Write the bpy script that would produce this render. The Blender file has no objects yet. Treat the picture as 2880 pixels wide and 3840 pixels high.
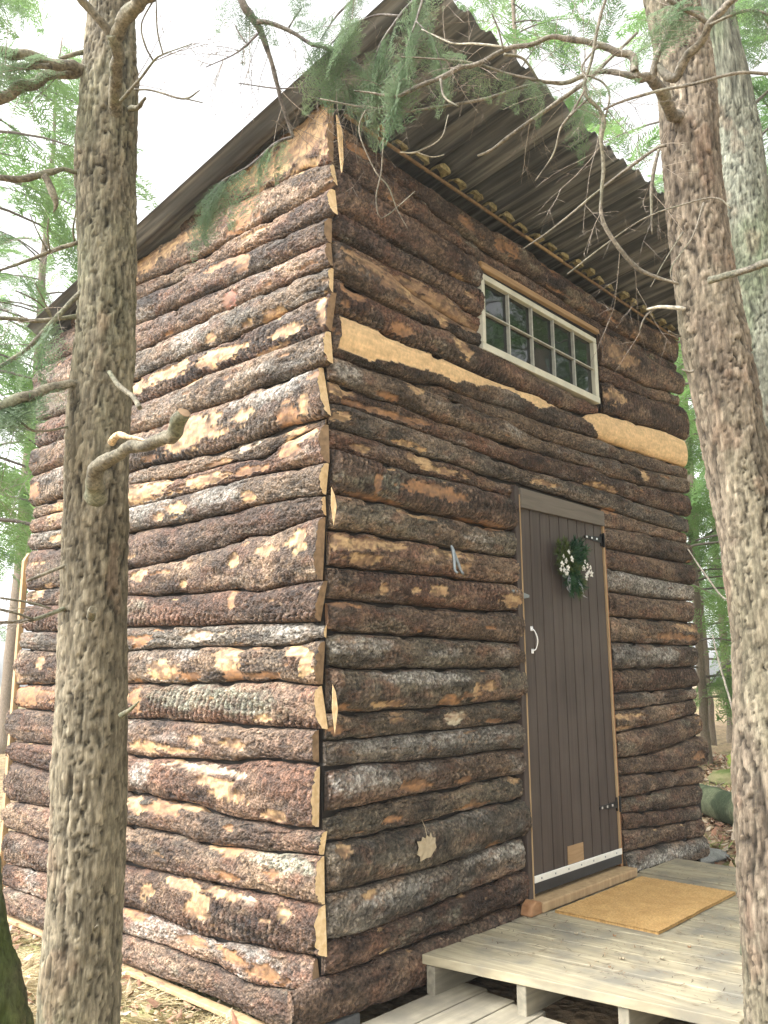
import bpy, math, random
import numpy as np
from mathutils import Matrix, Vector

R = math.radians
scene = bpy.context.scene
COL = scene.collection

# ------------------------------------------------------------------ camera
cam = bpy.data.cameras.new('camera')
camo = bpy.data.objects.new('camera', cam)
COL.objects.link(camo)
cam.sensor_fit = 'VERTICAL'
cam.sensor_height = 36.0
cam.lens = 36.0 * 3142.92 / 3840.0
cam.clip_start = 0.05
cam.clip_end = 500
camo.matrix_world = Matrix(((0.67657872, -0.13624922, -0.72365557, -2.15208689),
                            (-0.73634942, -0.13258547, -0.66348371, -2.28310308),
                            (-0.00554708, 0.98176231, -0.19003154, 1.25312489),
                            (0, 0, 0, 1)))
scene.camera = camo

# ------------------------------------------------------------------ sky, sun, exposure
SUN_EL, SUN_AZ = R(48), R(152)          # azimuth of the sun direction, measured from +x towards +y
w = bpy.data.worlds.new('World')
scene.world = w
w.use_nodes = True
nt = w.node_tree
for n in list(nt.nodes): nt.nodes.remove(n)
out = nt.nodes.new('ShaderNodeOutputWorld')
bg = nt.nodes.new('ShaderNodeBackground')
sky = nt.nodes.new('ShaderNodeTexSky')
sky.sky_type = 'NISHITA'
sky.sun_disc = False
sky.sun_elevation = SUN_EL
sky.sun_rotation = R(90) - SUN_AZ
sky.dust_density = 4.0
bw = nt.nodes.new('ShaderNodeRGBToBW')
mixc = nt.nodes.new('ShaderNodeMix'); mixc.data_type = 'RGBA'
mixc.inputs[0].default_value = 0.93       # overcast: thin cloud takes most of the blue out
cloud = nt.nodes.new('ShaderNodeMix'); cloud.data_type = 'RGBA'; cloud.blend_type = 'MULTIPLY'
cloud.inputs[0].default_value = 1.0
cloud.inputs[7].default_value = (3.1, 3.1, 3.1, 1)
nt.links.new(sky.outputs[0], bw.inputs[0])
nt.links.new(sky.outputs[0], mixc.inputs[6])
nt.links.new(bw.outputs[0], cloud.inputs[6])
nt.links.new(cloud.outputs[2], mixc.inputs[7])
nt.links.new(mixc.outputs[2], bg.inputs[0])
bg.inputs[1].default_value = 0.15
nt.links.new(bg.outputs[0], out.inputs[0])

sd = bpy.data.lights.new('sun', 'SUN')
sd.energy = 1.4
sd.angle = R(18)
sd.color = (1.0, 0.97, 0.93)
so = bpy.data.objects.new('sun', sd)
COL.objects.link(so)
d = Vector((math.cos(SUN_EL) * math.cos(SUN_AZ), math.cos(SUN_EL) * math.sin(SUN_AZ), math.sin(SUN_EL)))
so.rotation_euler = d.to_track_quat('Z', 'Y').to_euler()
so.location = (-6, 3, 8)

scene.view_settings.view_transform = 'Standard'
scene.view_settings.look = 'None'
scene.view_settings.exposure = 1.05
scene.view_settings.gamma = 1.0
scene.cycles.max_bounces = 8
scene.cycles.transparent_max_bounces = 12
scene.cycles.use_denoising = True

# ------------------------------------------------------------------ numpy noise
def _h(i, j, k, s):
    n = (i.astype(np.int64) * 374761393 + j.astype(np.int64) * 668265263 + k.astype(np.int64) * 2147483647 + s * 1274126177) & 0xffffffff
    n = ((n ^ (n >> 13)) * 1274126177) & 0xffffffff
    n = ((n ^ (n >> 15)) * 2246822519) & 0xffffffff
    return ((n ^ (n >> 16)) & 0xffffff) / float(0xffffff)

def vnoise(P, s=0):
    f = np.floor(P); t = P - f; t = t * t * (3 - 2 * t)
    i, j, k = f[:, 0].astype(np.int64), f[:, 1].astype(np.int64), f[:, 2].astype(np.int64)
    r = 0
    for a in (0, 1):
        wa = t[:, 0] if a else 1 - t[:, 0]
        for b in (0, 1):
            wb = t[:, 1] if b else 1 - t[:, 1]
            for c in (0, 1):
                wc = t[:, 2] if c else 1 - t[:, 2]
                r = r + wa * wb * wc * _h(i + a, j + b, k + c, s)
    return r

def fbm(P, o=3, s=0):
    r = 0; a = .5; tot = 0
    for q in range(o):
        r = r + a * vnoise(P * (2.03 ** q) + 17.3 * q, s + q); tot += a; a *= .55
    return r / tot          # 0..1

def cells(P, s=0):
    """F1, F2 and a cell id of 3-D Worley noise"""
    f = np.floor(P)
    i, j, k = f[:, 0].astype(np.int64), f[:, 1].astype(np.int64), f[:, 2].astype(np.int64)
    f1 = np.full(len(P), 9.); f2 = np.full(len(P), 9.); cid = np.zeros(len(P))
    for a in (-1, 0, 1):
        for b in (-1, 0, 1):
            for c in (-1, 0, 1):
                ia, jb, kc = i + a, j + b, k + c
                h1, h2, h3 = _h(ia, jb, kc, s), _h(ia, jb, kc, s + 71), _h(ia, jb, kc, s + 133)
                dd = np.sqrt((ia + h1 - P[:, 0]) ** 2 + (jb + h2 - P[:, 1]) ** 2 + (kc + h3 - P[:, 2]) ** 2)
                m = dd < f1
                f2 = np.where(m, f1, np.minimum(f2, dd))
                cid = np.where(m, h2, cid)
                f1 = np.where(m, dd, f1)
    return f1, f2, cid

def sst(a, b, x):
    t = np.clip((x - a) / (b - a), 0, 1)
    return t * t * (3 - 2 * t)

# ------------------------------------------------------------------ object helpers
def tag(o, label=None, cat=None, group=None, kind=None):
    if label: o['label'] = label
    if cat: o['category'] = cat
    if group: o['group'] = group
    if kind: o['kind'] = kind
    return o

def empty(name, loc, label, cat, group=None):
    o = bpy.data.objects.new(name, None)
    COL.objects.link(o)
    o.location = loc
    bpy.context.view_layer.update()
    return tag(o, label, cat, group)

def link(o, parent=None):
    COL.objects.link(o)
    if parent is not None:
        o.parent = parent
        o.matrix_parent_inverse = parent.matrix_world.inverted()
    return o

def mk(name, V, Q, mat, parent=None, col=None, smooth=True, ngons=(), mats=None, nmat=0):
    """V (n,3); Q (m,4) or (m,3) array; ngons: list of index lists, given material slot nmat"""
    V = np.asarray(V, dtype=np.float32)
    Q = np.asarray(Q, dtype=np.int32)
    me = bpy.data.meshes.new(name)
    k = Q.shape[1] if len(Q) else 4
    nq = len(Q)
    loops = Q.reshape(-1)
    starts = np.arange(nq, dtype=np.int32) * k
    tots = np.full(nq, k, dtype=np.int32)
    for g in ngons:
        starts = np.append(starts, len(loops)).astype(np.int32)
        tots = np.append(tots, len(g)).astype(np.int32)
        loops = np.concatenate([loops, np.asarray(g, dtype=np.int32)])
    me.vertices.add(len(V)); me.vertices.foreach_set('co', V.reshape(-1))
    me.loops.add(len(loops)); me.loops.foreach_set('vertex_index', loops.astype(np.int32))
    me.polygons.add(len(starts))
    me.polygons.foreach_set('loop_start', starts)
    me.polygons.foreach_set('loop_total', tots)
    me.update(calc_edges=True)
    me.validate()
    sm = np.zeros(len(me.polygons), dtype=bool)
    if smooth: sm[:nq] = True
    me.polygons.foreach_set('use_smooth', sm)
    if col is not None:
        at = me.color_attributes.new('col', 'FLOAT_COLOR', 'POINT')
        c4 = np.ones((len(V), 4), dtype=np.float32); c4[:, :np.shape(col)[-1]] = col
        at.data.foreach_set('color', c4.reshape(-1))
    me.materials.append(mat)
    if mats:
        for m in mats: me.materials.append(m)
    if nmat:
        mi = np.zeros(len(me.polygons), dtype=np.int32); mi[nq:] = nmat
        me.polygons.foreach_set('material_index', mi)
    o = bpy.data.objects.new(name, me)
    return link(o, parent)

def grid_quads(nr, nc, wrap=False):
    """rows x cols grid of vertices -> quads"""
    c = np.arange(nc if wrap else nc - 1)
    r = np.arange(nr - 1)
    rr, cc = np.meshgrid(r, c, indexing='ij')
    c2 = (cc + 1) % nc
    return np.stack([rr * nc + cc, rr * nc + c2, (rr + 1) * nc + c2, (rr + 1) * nc + cc], -1).reshape(-1, 4)

def box_arr(x0, x1, y0, y1, z0, z1):
    V = np.array([(x, y, z) for x in (x0, x1) for y in (y0, y1) for z in (z0, z1)], float)
    Q = np.array([(0, 1, 3, 2), (4, 6, 7, 5), (0, 4, 5, 1), (2, 3, 7, 6), (0, 2, 6, 4), (1, 5, 7, 3)])
    return V, Q

def bev(o, w=.003, seg=2):
    m = o.modifiers.new('bevel', 'BEVEL'); m.width = w; m.segments = seg; m.limit_method = 'ANGLE'
    return o

def box(name, x0, x1, y0, y1, z0, z1, mat, parent=None, b=.003):
    V, Q = box_arr(x0, x1, y0, y1, z0, z1)
    o = mk(name, V, Q, mat, parent, smooth=False)
    return bev(o, b) if b else o

def prism(name, P, Nv, mat, parent=None, b=.002):
    """P: polygon of 3-D points, Nv: extrusion vector"""
    P = np.asarray(P, float); n = len(P)
    V = np.concatenate([P, P + np.asarray(Nv, float)])
    sides = [[i, (i + 1) % n, n + (i + 1) % n, n + i] for i in range(n)]
    o = mk(name, V, np.array(sides), mat, parent, smooth=False, ngons=[list(range(n))[::-1], list(range(n, 2 * n))])
    return bev(o, b) if b else o

def catmull(P, step):
    P = np.asarray(P, float)
    if len(P) == 2: 
        n = max(2, int(np.linalg.norm(P[1, :3] - P[0, :3]) / step) + 1)
        t = np.linspace(0, 1, n)[:, None]
        return P[0] * (1 - t) + P[1] * t
    E = np.concatenate([[2 * P[0] - P[1]], P, [2 * P[-1] - P[-2]]])
    o = []
    for i in range(1, len(E) - 2):
        p0, p1, p2, p3 = E[i - 1:i + 3]
        n = max(2, int(np.ceil(np.linalg.norm(p2[:3] - p1[:3]) / step)))
        t = (np.arange(n) / n)[:, None]
        q = .5 * (2 * p1 + (p2 - p0) * t + (2 * p0 - 5 * p1 + 4 * p2 - p3) * t ** 2 + (-p0 + 3 * p1 - 3 * p2 + p3) * t ** 3)
        q[:, 3] = p1[3] * (1 - t[:, 0]) + p2[3] * t[:, 0]
        o.append(q)
    o.append(P[-1:])
    return np.concatenate(o)

def frames(A):
    """tangents and two normals along a polyline"""
    T = np.gradient(A[:, :3], axis=0); T /= np.linalg.norm(T, axis=1)[:, None] + 1e-12
    ref = np.array([0, 0, 1.]) if abs(T[0, 2]) < .8 else np.array([1., 0, 0])
    N = np.zeros_like(T); n = np.cross(T[0], ref); n /= np.linalg.norm(n); N[0] = n
    for i in range(1, len(T)):
        n = n - T[i] * (n @ T[i]); n /= np.linalg.norm(n) + 1e-12; N[i] = n
    return T, N, np.cross(T, N)

def tube(P, K, step=.02):
    A = catmull(P, step); T, N, B = frames(A)
    th = np.linspace(0, 2 * np.pi, K, endpoint=False)
    ring = N[:, None, :] * np.cos(th)[None, :, None] + B[:, None, :] * np.sin(th)[None, :, None]
    return A, ring

# ------------------------------------------------------------------ materials
def newmat(name):
    m = bpy.data.materials.new(name); m.use_nodes = True
    nt = m.node_tree
    b = nt.nodes['Principled BSDF']
    return m, nt, b

def N(nt, t, **kw):
    n = nt.nodes.new(t)
    for k, v in kw.items(): setattr(n, k, v)
    return n

def mapped(nt, scale, coord='Object'):
    tc = N(nt, 'ShaderNodeTexCoord'); mp = N(nt, 'ShaderNodeMapping')
    mp.inputs['Scale'].default_value = scale
    nt.links.new(tc.outputs[coord], mp.inputs[0])
    return mp.outputs[0]

def ramp(nt, fac, stops):
    r = N(nt, 'ShaderNodeValToRGB')
    el = r.color_ramp.elements
    while len(el) < len(stops): el.new(.5)
    for e, (p, c) in zip(el, stops):
        e.position = p; e.color = tuple(c) + (1,)
    nt.links.new(fac, r.inputs[0])
    return r.outputs[0]

def mat_attr(name, rough=.85, s1=160, s2=420, amt=.55, bump=.35, dist=.004, spec=.25, an=(1, 1, 1)):
    """surface whose colour is stored per point; fine grain and bump from noise"""
    m, nt, b = newmat(name)
    at = N(nt, 'ShaderNodeAttribute', attribute_name='col')
    n1 = N(nt, 'ShaderNodeTexNoise'); n1.inputs['Scale'].default_value = 1; n1.inputs['Detail'].default_value = 4; n1.inputs['Roughness'].default_value = .7
    nt.links.new(mapped(nt, tuple(s1 * a for a in an)), n1.inputs['Vector'])
    mr = N(nt, 'ShaderNodeMapRange'); mr.inputs[1].default_value = .28; mr.inputs[2].default_value = .72
    mr.inputs[3].default_value = 1 - amt; mr.inputs[4].default_value = 1 + amt
    nt.links.new(n1.outputs[0], mr.inputs[0])
    mx = N(nt, 'ShaderNodeVectorMath', operation='SCALE')
    nt.links.new(at.outputs['Color'], mx.inputs[0]); # the alpha of the stored colour says how much grain the spot has (1 bark, near 0 bare smooth wood)
    df = N(nt, 'ShaderNodeMath', operation='SUBTRACT'); nt.links.new(mr.outputs[0], df.inputs[0]); df.inputs[1].default_value = 1
    ma = N(nt, 'ShaderNodeMath', operation='MULTIPLY_ADD'); nt.links.new(df.outputs[0], ma.inputs[0]); nt.links.new(at.outputs['Alpha'], ma.inputs[1]); ma.inputs[2].default_value = 1
    nt.links.new(ma.outputs[0], mx.inputs['Scale'])
    nt.links.new(mx.outputs[0], b.inputs['Base Color'])
    v = N(nt, 'ShaderNodeTexVoronoi'); v.inputs['Scale'].default_value = 1
    nt.links.new(mapped(nt, tuple(s2 * .35 * a for a in an)), v.inputs['Vector'])
    ad = N(nt, 'ShaderNodeMath', operation='ADD')
    nt.links.new(n1.outputs[0], ad.inputs[0]); nt.links.new(v.outputs['Distance'], ad.inputs[1])
    bp = N(nt, 'ShaderNodeBump'); bp.inputs['Distance'].default_value = dist
    bs = N(nt, 'ShaderNodeMath', operation='MULTIPLY'); bs.inputs[0].default_value = bump; nt.links.new(at.outputs['Alpha'], bs.inputs[1]); nt.links.new(bs.outputs[0], bp.inputs['Strength'])
    nt.links.new(ad.outputs[0], bp.inputs['Height']); nt.links.new(bp.outputs[0], b.inputs['Normal'])
    b.inputs['Roughness'].default_value = rough
    b.inputs['Specular IOR Level'].default_value = spec
    return m

def mat_wood(name, c1, c2, grain=(3, 60, 60), rough=.7, bump=.15, scratch=0., spots=None):
    m, nt, b = newmat(name)
    n1 = N(nt, 'ShaderNodeTexNoise'); n1.inputs['Scale'].default_value = 1; n1.inputs['Detail'].default_value = 5; n1.inputs['Distortion'].default_value = .6
    nt.links.new(mapped(nt, grain), n1.inputs['Vector'])
    c = ramp(nt, n1.outputs[0], [(.3, c1), (.7, c2)])
    if spots:
        n2 = N(nt, 'ShaderNodeTexNoise'); n2.inputs['Scale'].default_value = spots[0]; n2.inputs['Detail'].default_value = 4
        tc = N(nt, 'ShaderNodeTexCoord'); nt.links.new(tc.outputs['Object'], n2.inputs['Vector'])
        f = ramp(nt, n2.outputs[0], [(spots[1], (0, 0, 0)), (spots[2], (1, 1, 1))])
        mx = N(nt, 'ShaderNodeMix', data_type='RGBA'); nt.links.new(f, mx.inputs[0]); nt.links.new(c, mx.inputs[6])
        mx.inputs[7].default_value = tuple(spots[3]) + (1,)
        c = mx.outputs[2]
    nt.links.new(c, b.inputs['Base Color'])
    bp = N(nt, 'ShaderNodeBump'); bp.inputs['Strength'].default_value = bump; bp.inputs['Distance'].default_value = .003
    nt.links.new(n1.outputs[0], bp.inputs['Height']); nt.links.new(bp.outputs[0], b.inputs['Normal'])
    b.inputs['Roughness'].default_value = rough
    b.inputs['Specular IOR Level'].default_value = .3
    return m

def mat_plain(name, c, rough=.6, metal=0., var=.15, scale=40, bump=.1):
    m, nt, b = newmat(name)
    n1 = N(nt, 'ShaderNodeTexNoise'); n1.inputs['Scale'].default_value = scale; n1.inputs['Detail'].default_value = 4
    tc = N(nt, 'ShaderNodeTexCoord'); nt.links.new(tc.outputs['Object'], n1.inputs['Vector'])
    cc = ramp(nt, n1.outputs[0], [(.3, [max(0, x * (1 - var)) for x in c]), (.7, [min(1, x * (1 + var)) for x in c])])
    nt.links.new(cc, b.inputs['Base Color'])
    bp = N(nt, 'ShaderNodeBump'); bp.inputs['Strength'].default_value = bump; bp.inputs['Distance'].default_value = .002
    nt.links.new(n1.outputs[0], bp.inputs['Height']); nt.links.new(bp.outputs[0], b.inputs['Normal'])
    b.inputs['Roughness'].default_value = rough
    b.inputs['Metallic'].default_value = metal
    return m

def mat_leaf(name, c1, c2, trans=.45, scale=6):
    m, nt, b = newmat(name)
    n1 = N(nt, 'ShaderNodeTexNoise'); n1.inputs['Scale'].default_value = scale; n1.inputs['Detail'].default_value = 3
    tc = N(nt, 'ShaderNodeTexCoord'); nt.links.new(tc.outputs['Object'], n1.inputs['Vector'])
    cc = ramp(nt, n1.outputs[0], [(.35, c1), (.65, c2)])
    nt.links.new(cc, b.inputs['Base Color'])
    b.inputs['Roughness'].default_value = .55
    b.inputs['Specular IOR Level'].default_value = .3
    tr = N(nt, 'ShaderNodeBsdfTranslucent'); nt.links.new(cc, tr.inputs[0])
    ms = N(nt, 'ShaderNodeMixShader'); ms.inputs[0].default_value = trans
    nt.links.new(b.outputs[0], ms.inputs[1]); nt.links.new(tr.outputs[0], ms.inputs[2])
    nt.links.new(ms.outputs[0], nt.nodes['Material Output'].inputs[0])
    return m

M = {}
M['bark'] = mat_attr('slab_bark', rough=.72, s1=95, s2=300, amt=.78, bump=.9, dist=.007, spec=.4)
M['endgrain'] = mat_wood('cut_end_wood', (.56, .38, .19), (.74, .56, .33), grain=(50, 50, 50), rough=.7)
M['tree'] = mat_attr('tree_bark', rough=.9, s1=130, s2=330, an=(1, 1, .22), amt=.55, bump=.8, dist=.003, spec=.2)
M['twig'] = mat_attr('twig_bark', rough=.8, s1=150, s2=300, amt=.6, bump=.6, dist=.002, spec=.25)
M['sawn'] = mat_wood('old_sawn_wood', (.16, .105, .06), (.30, .20, .115), grain=(40, 40, 40), rough=.8)
M['darkwall'] = mat_plain('dark_sheathing', (.02, .016, .013), .9)
M['door'] = mat_wood('brown_painted_boards', (.040, .029, .024), (.070, .052, .043), grain=(70, 70, 2.2), rough=.55, bump=.25, spots=(2.6, .40, .85, (.09, .07, .058)))
M['taupe'] = mat_wood('taupe_board', (.10, .085, .066), (.15, .125, .10), grain=(3, 45, 45), rough=.6)
M['palewood'] = mat_wood('pale_trim_wood', (.33, .22, .115), (.48, .34, .19), grain=(30, 30, 4), rough=.7)
M['lintel'] = mat_wood('peeled_plank_wood', (.27, .17, .085), (.42, .28, .15), grain=(4, 40, 40), rough=.7)
M['orangewood'] = mat_wood('raw_orange_wood', (.22, .105, .045), (.36, .20, .10), grain=(8, 30, 30), rough=.75)
M['white'] = mat_plain('worn_white_paint', (.56, .55, .44), .5, var=.12, scale=14)
M['white2'] = mat_plain('white_plastic', (.75, .74, .68), .35, var=.05)
M['muntin'] = mat_plain('grey_muntin_paint', (.36, .36, .31), .5, var=.2, scale=30)
M['black'] = mat_plain('black_iron', (.012, .012, .013), .45, metal=.5)
M['rubber'] = mat_plain('black_rubber', (.015, .017, .02), .5)
M['galv'] = mat_plain('galvanised_steel', (.26, .29, .30), .5, metal=.7, var=.2, scale=60)
M['chrome'] = mat_plain('white_metal_handle', (.8, .8, .78), .25, metal=.6, var=.03)
M['plug'] = mat_plain('yellowed_foam', (.30, .26, .14), .95, var=.5, scale=55, bump=.6)
M['leaf_near'] = mat_leaf('hemlock_needles', (.12, .185, .10), (.21, .28, .16), .55, 5)
M['leaf_far'] = mat_leaf('forest_needles', (.12, .23, .07), (.23, .36, .12), .6, .9)
M['leaf_pale'] = mat_leaf('young_leaves', (.16, .26, .06), (.25, .36, .10), .5, 1.5)
M['straw'] = mat_attr('dry_straw', rough=.8, s1=80, s2=200, amt=.2, bump=.1, dist=.001)

# ------------------------------------------------------------------ measured outlines (wall coordinates in metres)
# LS / FS: seams between the bark slabs of the left and front wall; LL / FL: which two seams bound a slab, and its ends
# PL / PF: scars of bare wood (t, o, x, w, r) and lichen (g); trunk*/br*: centre lines with radii
LS={'roof':[(0.02,3.609),(0.394,3.56),(0.919,3.477),(1.483,3.386),(1.965,3.307),(2.437,3.232)],'A':[(-0.058,3.304),(0.115,3.347),(0.297,3.35),(0.619,3.394),(0.914,3.401),(1.027,3.401)],'B':[(-0.042,3.194),(0.034,3.193),(0.153,3.188),(0.418,3.209),(0.545,3.214),(0.757,3.209),(1.077,3.23),(1.471,3.265),(1.964,3.299)],'C':[(-0.036,3.064),(0.111,3.077),(0.273,3.087),(0.449,3.109),(0.541,3.117),(0.733,3.145),(1.048,3.151),(1.279,3.158),(1.462,3.175),(2.237,3.233)],'D':[(-0.03,2.96),(0.109,2.966),(0.33,2.974),(0.499,2.985),(0.628,2.984),(0.827,2.999),(1.061,3.006),(1.233,3.018),(1.449,3.037),(2.517,3.074)],'E':[(-0.038,2.851),(0.083,2.859),(0.268,2.864),(0.44,2.868),(0.701,2.874),(0.901,2.871),(1.083,2.871),(1.289,2.876),(1.422,2.877),(2.091,2.885),(2.471,2.894)],'F':[(-0.039,2.734),(0.105,2.736),(0.223,2.733),(0.349,2.725),(0.489,2.726),(0.598,2.721),(0.711,2.72),(0.913,2.733),(1.041,2.735),(1.243,2.733),(1.42,2.73),(2.068,2.71),(2.419,2.733)],'G':[(-0.018,2.578),(0.141,2.579),(0.301,2.584),(0.387,2.585),(0.564,2.59),(0.783,2.598),(1.008,2.584),(1.23,2.583),(1.367,2.594),(2.048,2.558),(2.459,2.573)],'H':[(-0.006,2.441),(0.177,2.44),(0.373,2.443),(0.512,2.43),(0.696,2.436),(0.916,2.442),(1.104,2.426),(1.381,2.443),(2.052,2.406),(2.442,2.403)],'I':[(0.022,2.231),(0.172,2.237),(0.307,2.221),(0.503,2.22),(0.684,2.219),(0.902,2.229),(1.202,2.251),(1.362,2.247),(2.042,2.223),(2.413,2.217)],'J':[(0.022,2.202),(0.166,2.188),(0.247,2.164),(0.348,2.138),(0.544,2.153),(0.757,2.151),(0.977,2.156),(1.357,2.186),(2.041,2.151),(2.412,2.147)],'K':[(-0.003,2.047),(0.146,2.051),(0.328,2.061),(0.453,2.065),(0.676,2.067),(0.82,2.06),(1.045,2.063),(1.357,2.066),(2.042,2.045),(2.425,2.062)],'L':[(0.003,1.926),(0.166,1.939),(0.299,1.937),(0.406,1.942),(0.534,1.926),(0.717,1.933),(0.861,1.929),(1.122,1.937),(1.37,1.941),(2.061,1.943),(2.389,1.962)],'M':[(0.017,1.842),(0.126,1.831),(0.278,1.803),(0.44,1.818),(0.59,1.788),(0.756,1.784),(1.001,1.767),(1.352,1.757),(2.03,1.721),(2.425,1.733)],'N':[(0.049,1.599),(0.174,1.594),(0.353,1.581),(0.537,1.604),(0.745,1.603),(1.041,1.611),(1.34,1.636),(2.035,1.628),(2.375,1.648)],'O':[(0.025,1.448),(0.23,1.452),(0.389,1.459),(0.513,1.462),(0.737,1.461),(1.03,1.474),(1.326,1.482),(2.016,1.489),(2.424,1.504)],'P':[(0.018,1.381),(0.102,1.365),(0.306,1.365),(0.552,1.372),(0.732,1.376),(0.922,1.37),(1.128,1.375),(1.315,1.368),(2.033,1.381),(2.444,1.407)],'Q':[(0.009,1.217),(0.093,1.222),(0.224,1.232),(0.545,1.226),(0.815,1.22),(1.301,1.221),(2.024,1.215),(2.463,1.206)],'R':[(0.041,1.061),(0.147,1.061),(0.335,1.062),(0.537,1.062),(0.713,1.061),(0.9,1.063),(1.155,1.064),(1.317,1.059),(2.003,1.072),(2.496,1.086)],'S':[(0.067,0.945),(0.253,0.944),(0.489,0.918),(0.66,0.919),(0.889,0.91),(1.088,0.898),(1.303,0.909),(1.994,0.909),(2.498,0.905)],'T':[(0.029,0.718),(0.153,0.709),(0.301,0.715),(0.439,0.706),(0.564,0.712),(0.675,0.731),(0.876,0.733),(1.075,0.742),(1.286,0.738),(1.984,0.776),(2.446,0.801)],'U':[(-0.012,0.634),(0.137,0.622),(0.282,0.607),(0.396,0.607),(0.558,0.592),(0.667,0.587),(0.821,0.604),(1.063,0.603),(1.271,0.591),(1.984,0.602),(2.498,0.591)],'V':[(0.016,0.475),(0.111,0.469),(0.326,0.47),(0.442,0.457),(0.605,0.456),(0.825,0.448),(1.015,0.441),(1.188,0.443),(1.295,0.44),(1.989,0.442),(2.433,0.448)],'W':[(0.014,0.306),(0.12,0.292),(0.246,0.281),(0.395,0.269),(0.553,0.253),(0.677,0.243),(0.839,0.257),(1.0,0.264),(1.203,0.255),(1.298,0.25),(1.984,0.291),(2.424,0.272)],'X':[(0.067,0.183),(0.165,0.17),(0.314,0.145),(0.429,0.151),(0.589,0.158),(0.715,0.155),(0.806,0.161),(0.992,0.16),(1.193,0.152),(1.298,0.138),(1.994,0.168),(2.43,0.161)],'Y':[(0.12,0.038),(0.239,0.039),(0.386,0.042),(0.542,0.046),(0.753,0.044),(0.982,0.037),(1.201,0.032),(1.298,0.032),(2.082,0.03),(2.375,0.034)]}
LL=[('roof','A',-0.019,1.027),('A','B',-0.05,1.495),('B','C',-0.039,2.101),('C','D',-0.033,2.377),('D','E',-0.034,2.494),('E','F',-0.038,2.445),('F','G',-0.028,2.439),('G','H',-0.012,2.45),('H','I',0.008,2.428),('I','J',0.022,2.412),('J','K',0.009,2.418),('K','L',0.0,2.407),('L','M',0.01,2.407),('M','N',0.033,2.4),('N','O',0.037,2.399),('O','P',0.021,2.434),('P','Q',0.013,2.454),('Q','R',0.025,2.479),('R','S',0.054,2.497),('S','T',0.048,2.472),('T','U',0.009,2.472),('U','V',0.002,2.466),('V','W',0.015,2.428),('W','X',0.041,2.427),('X','Y',0.093,2.402)]
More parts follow.
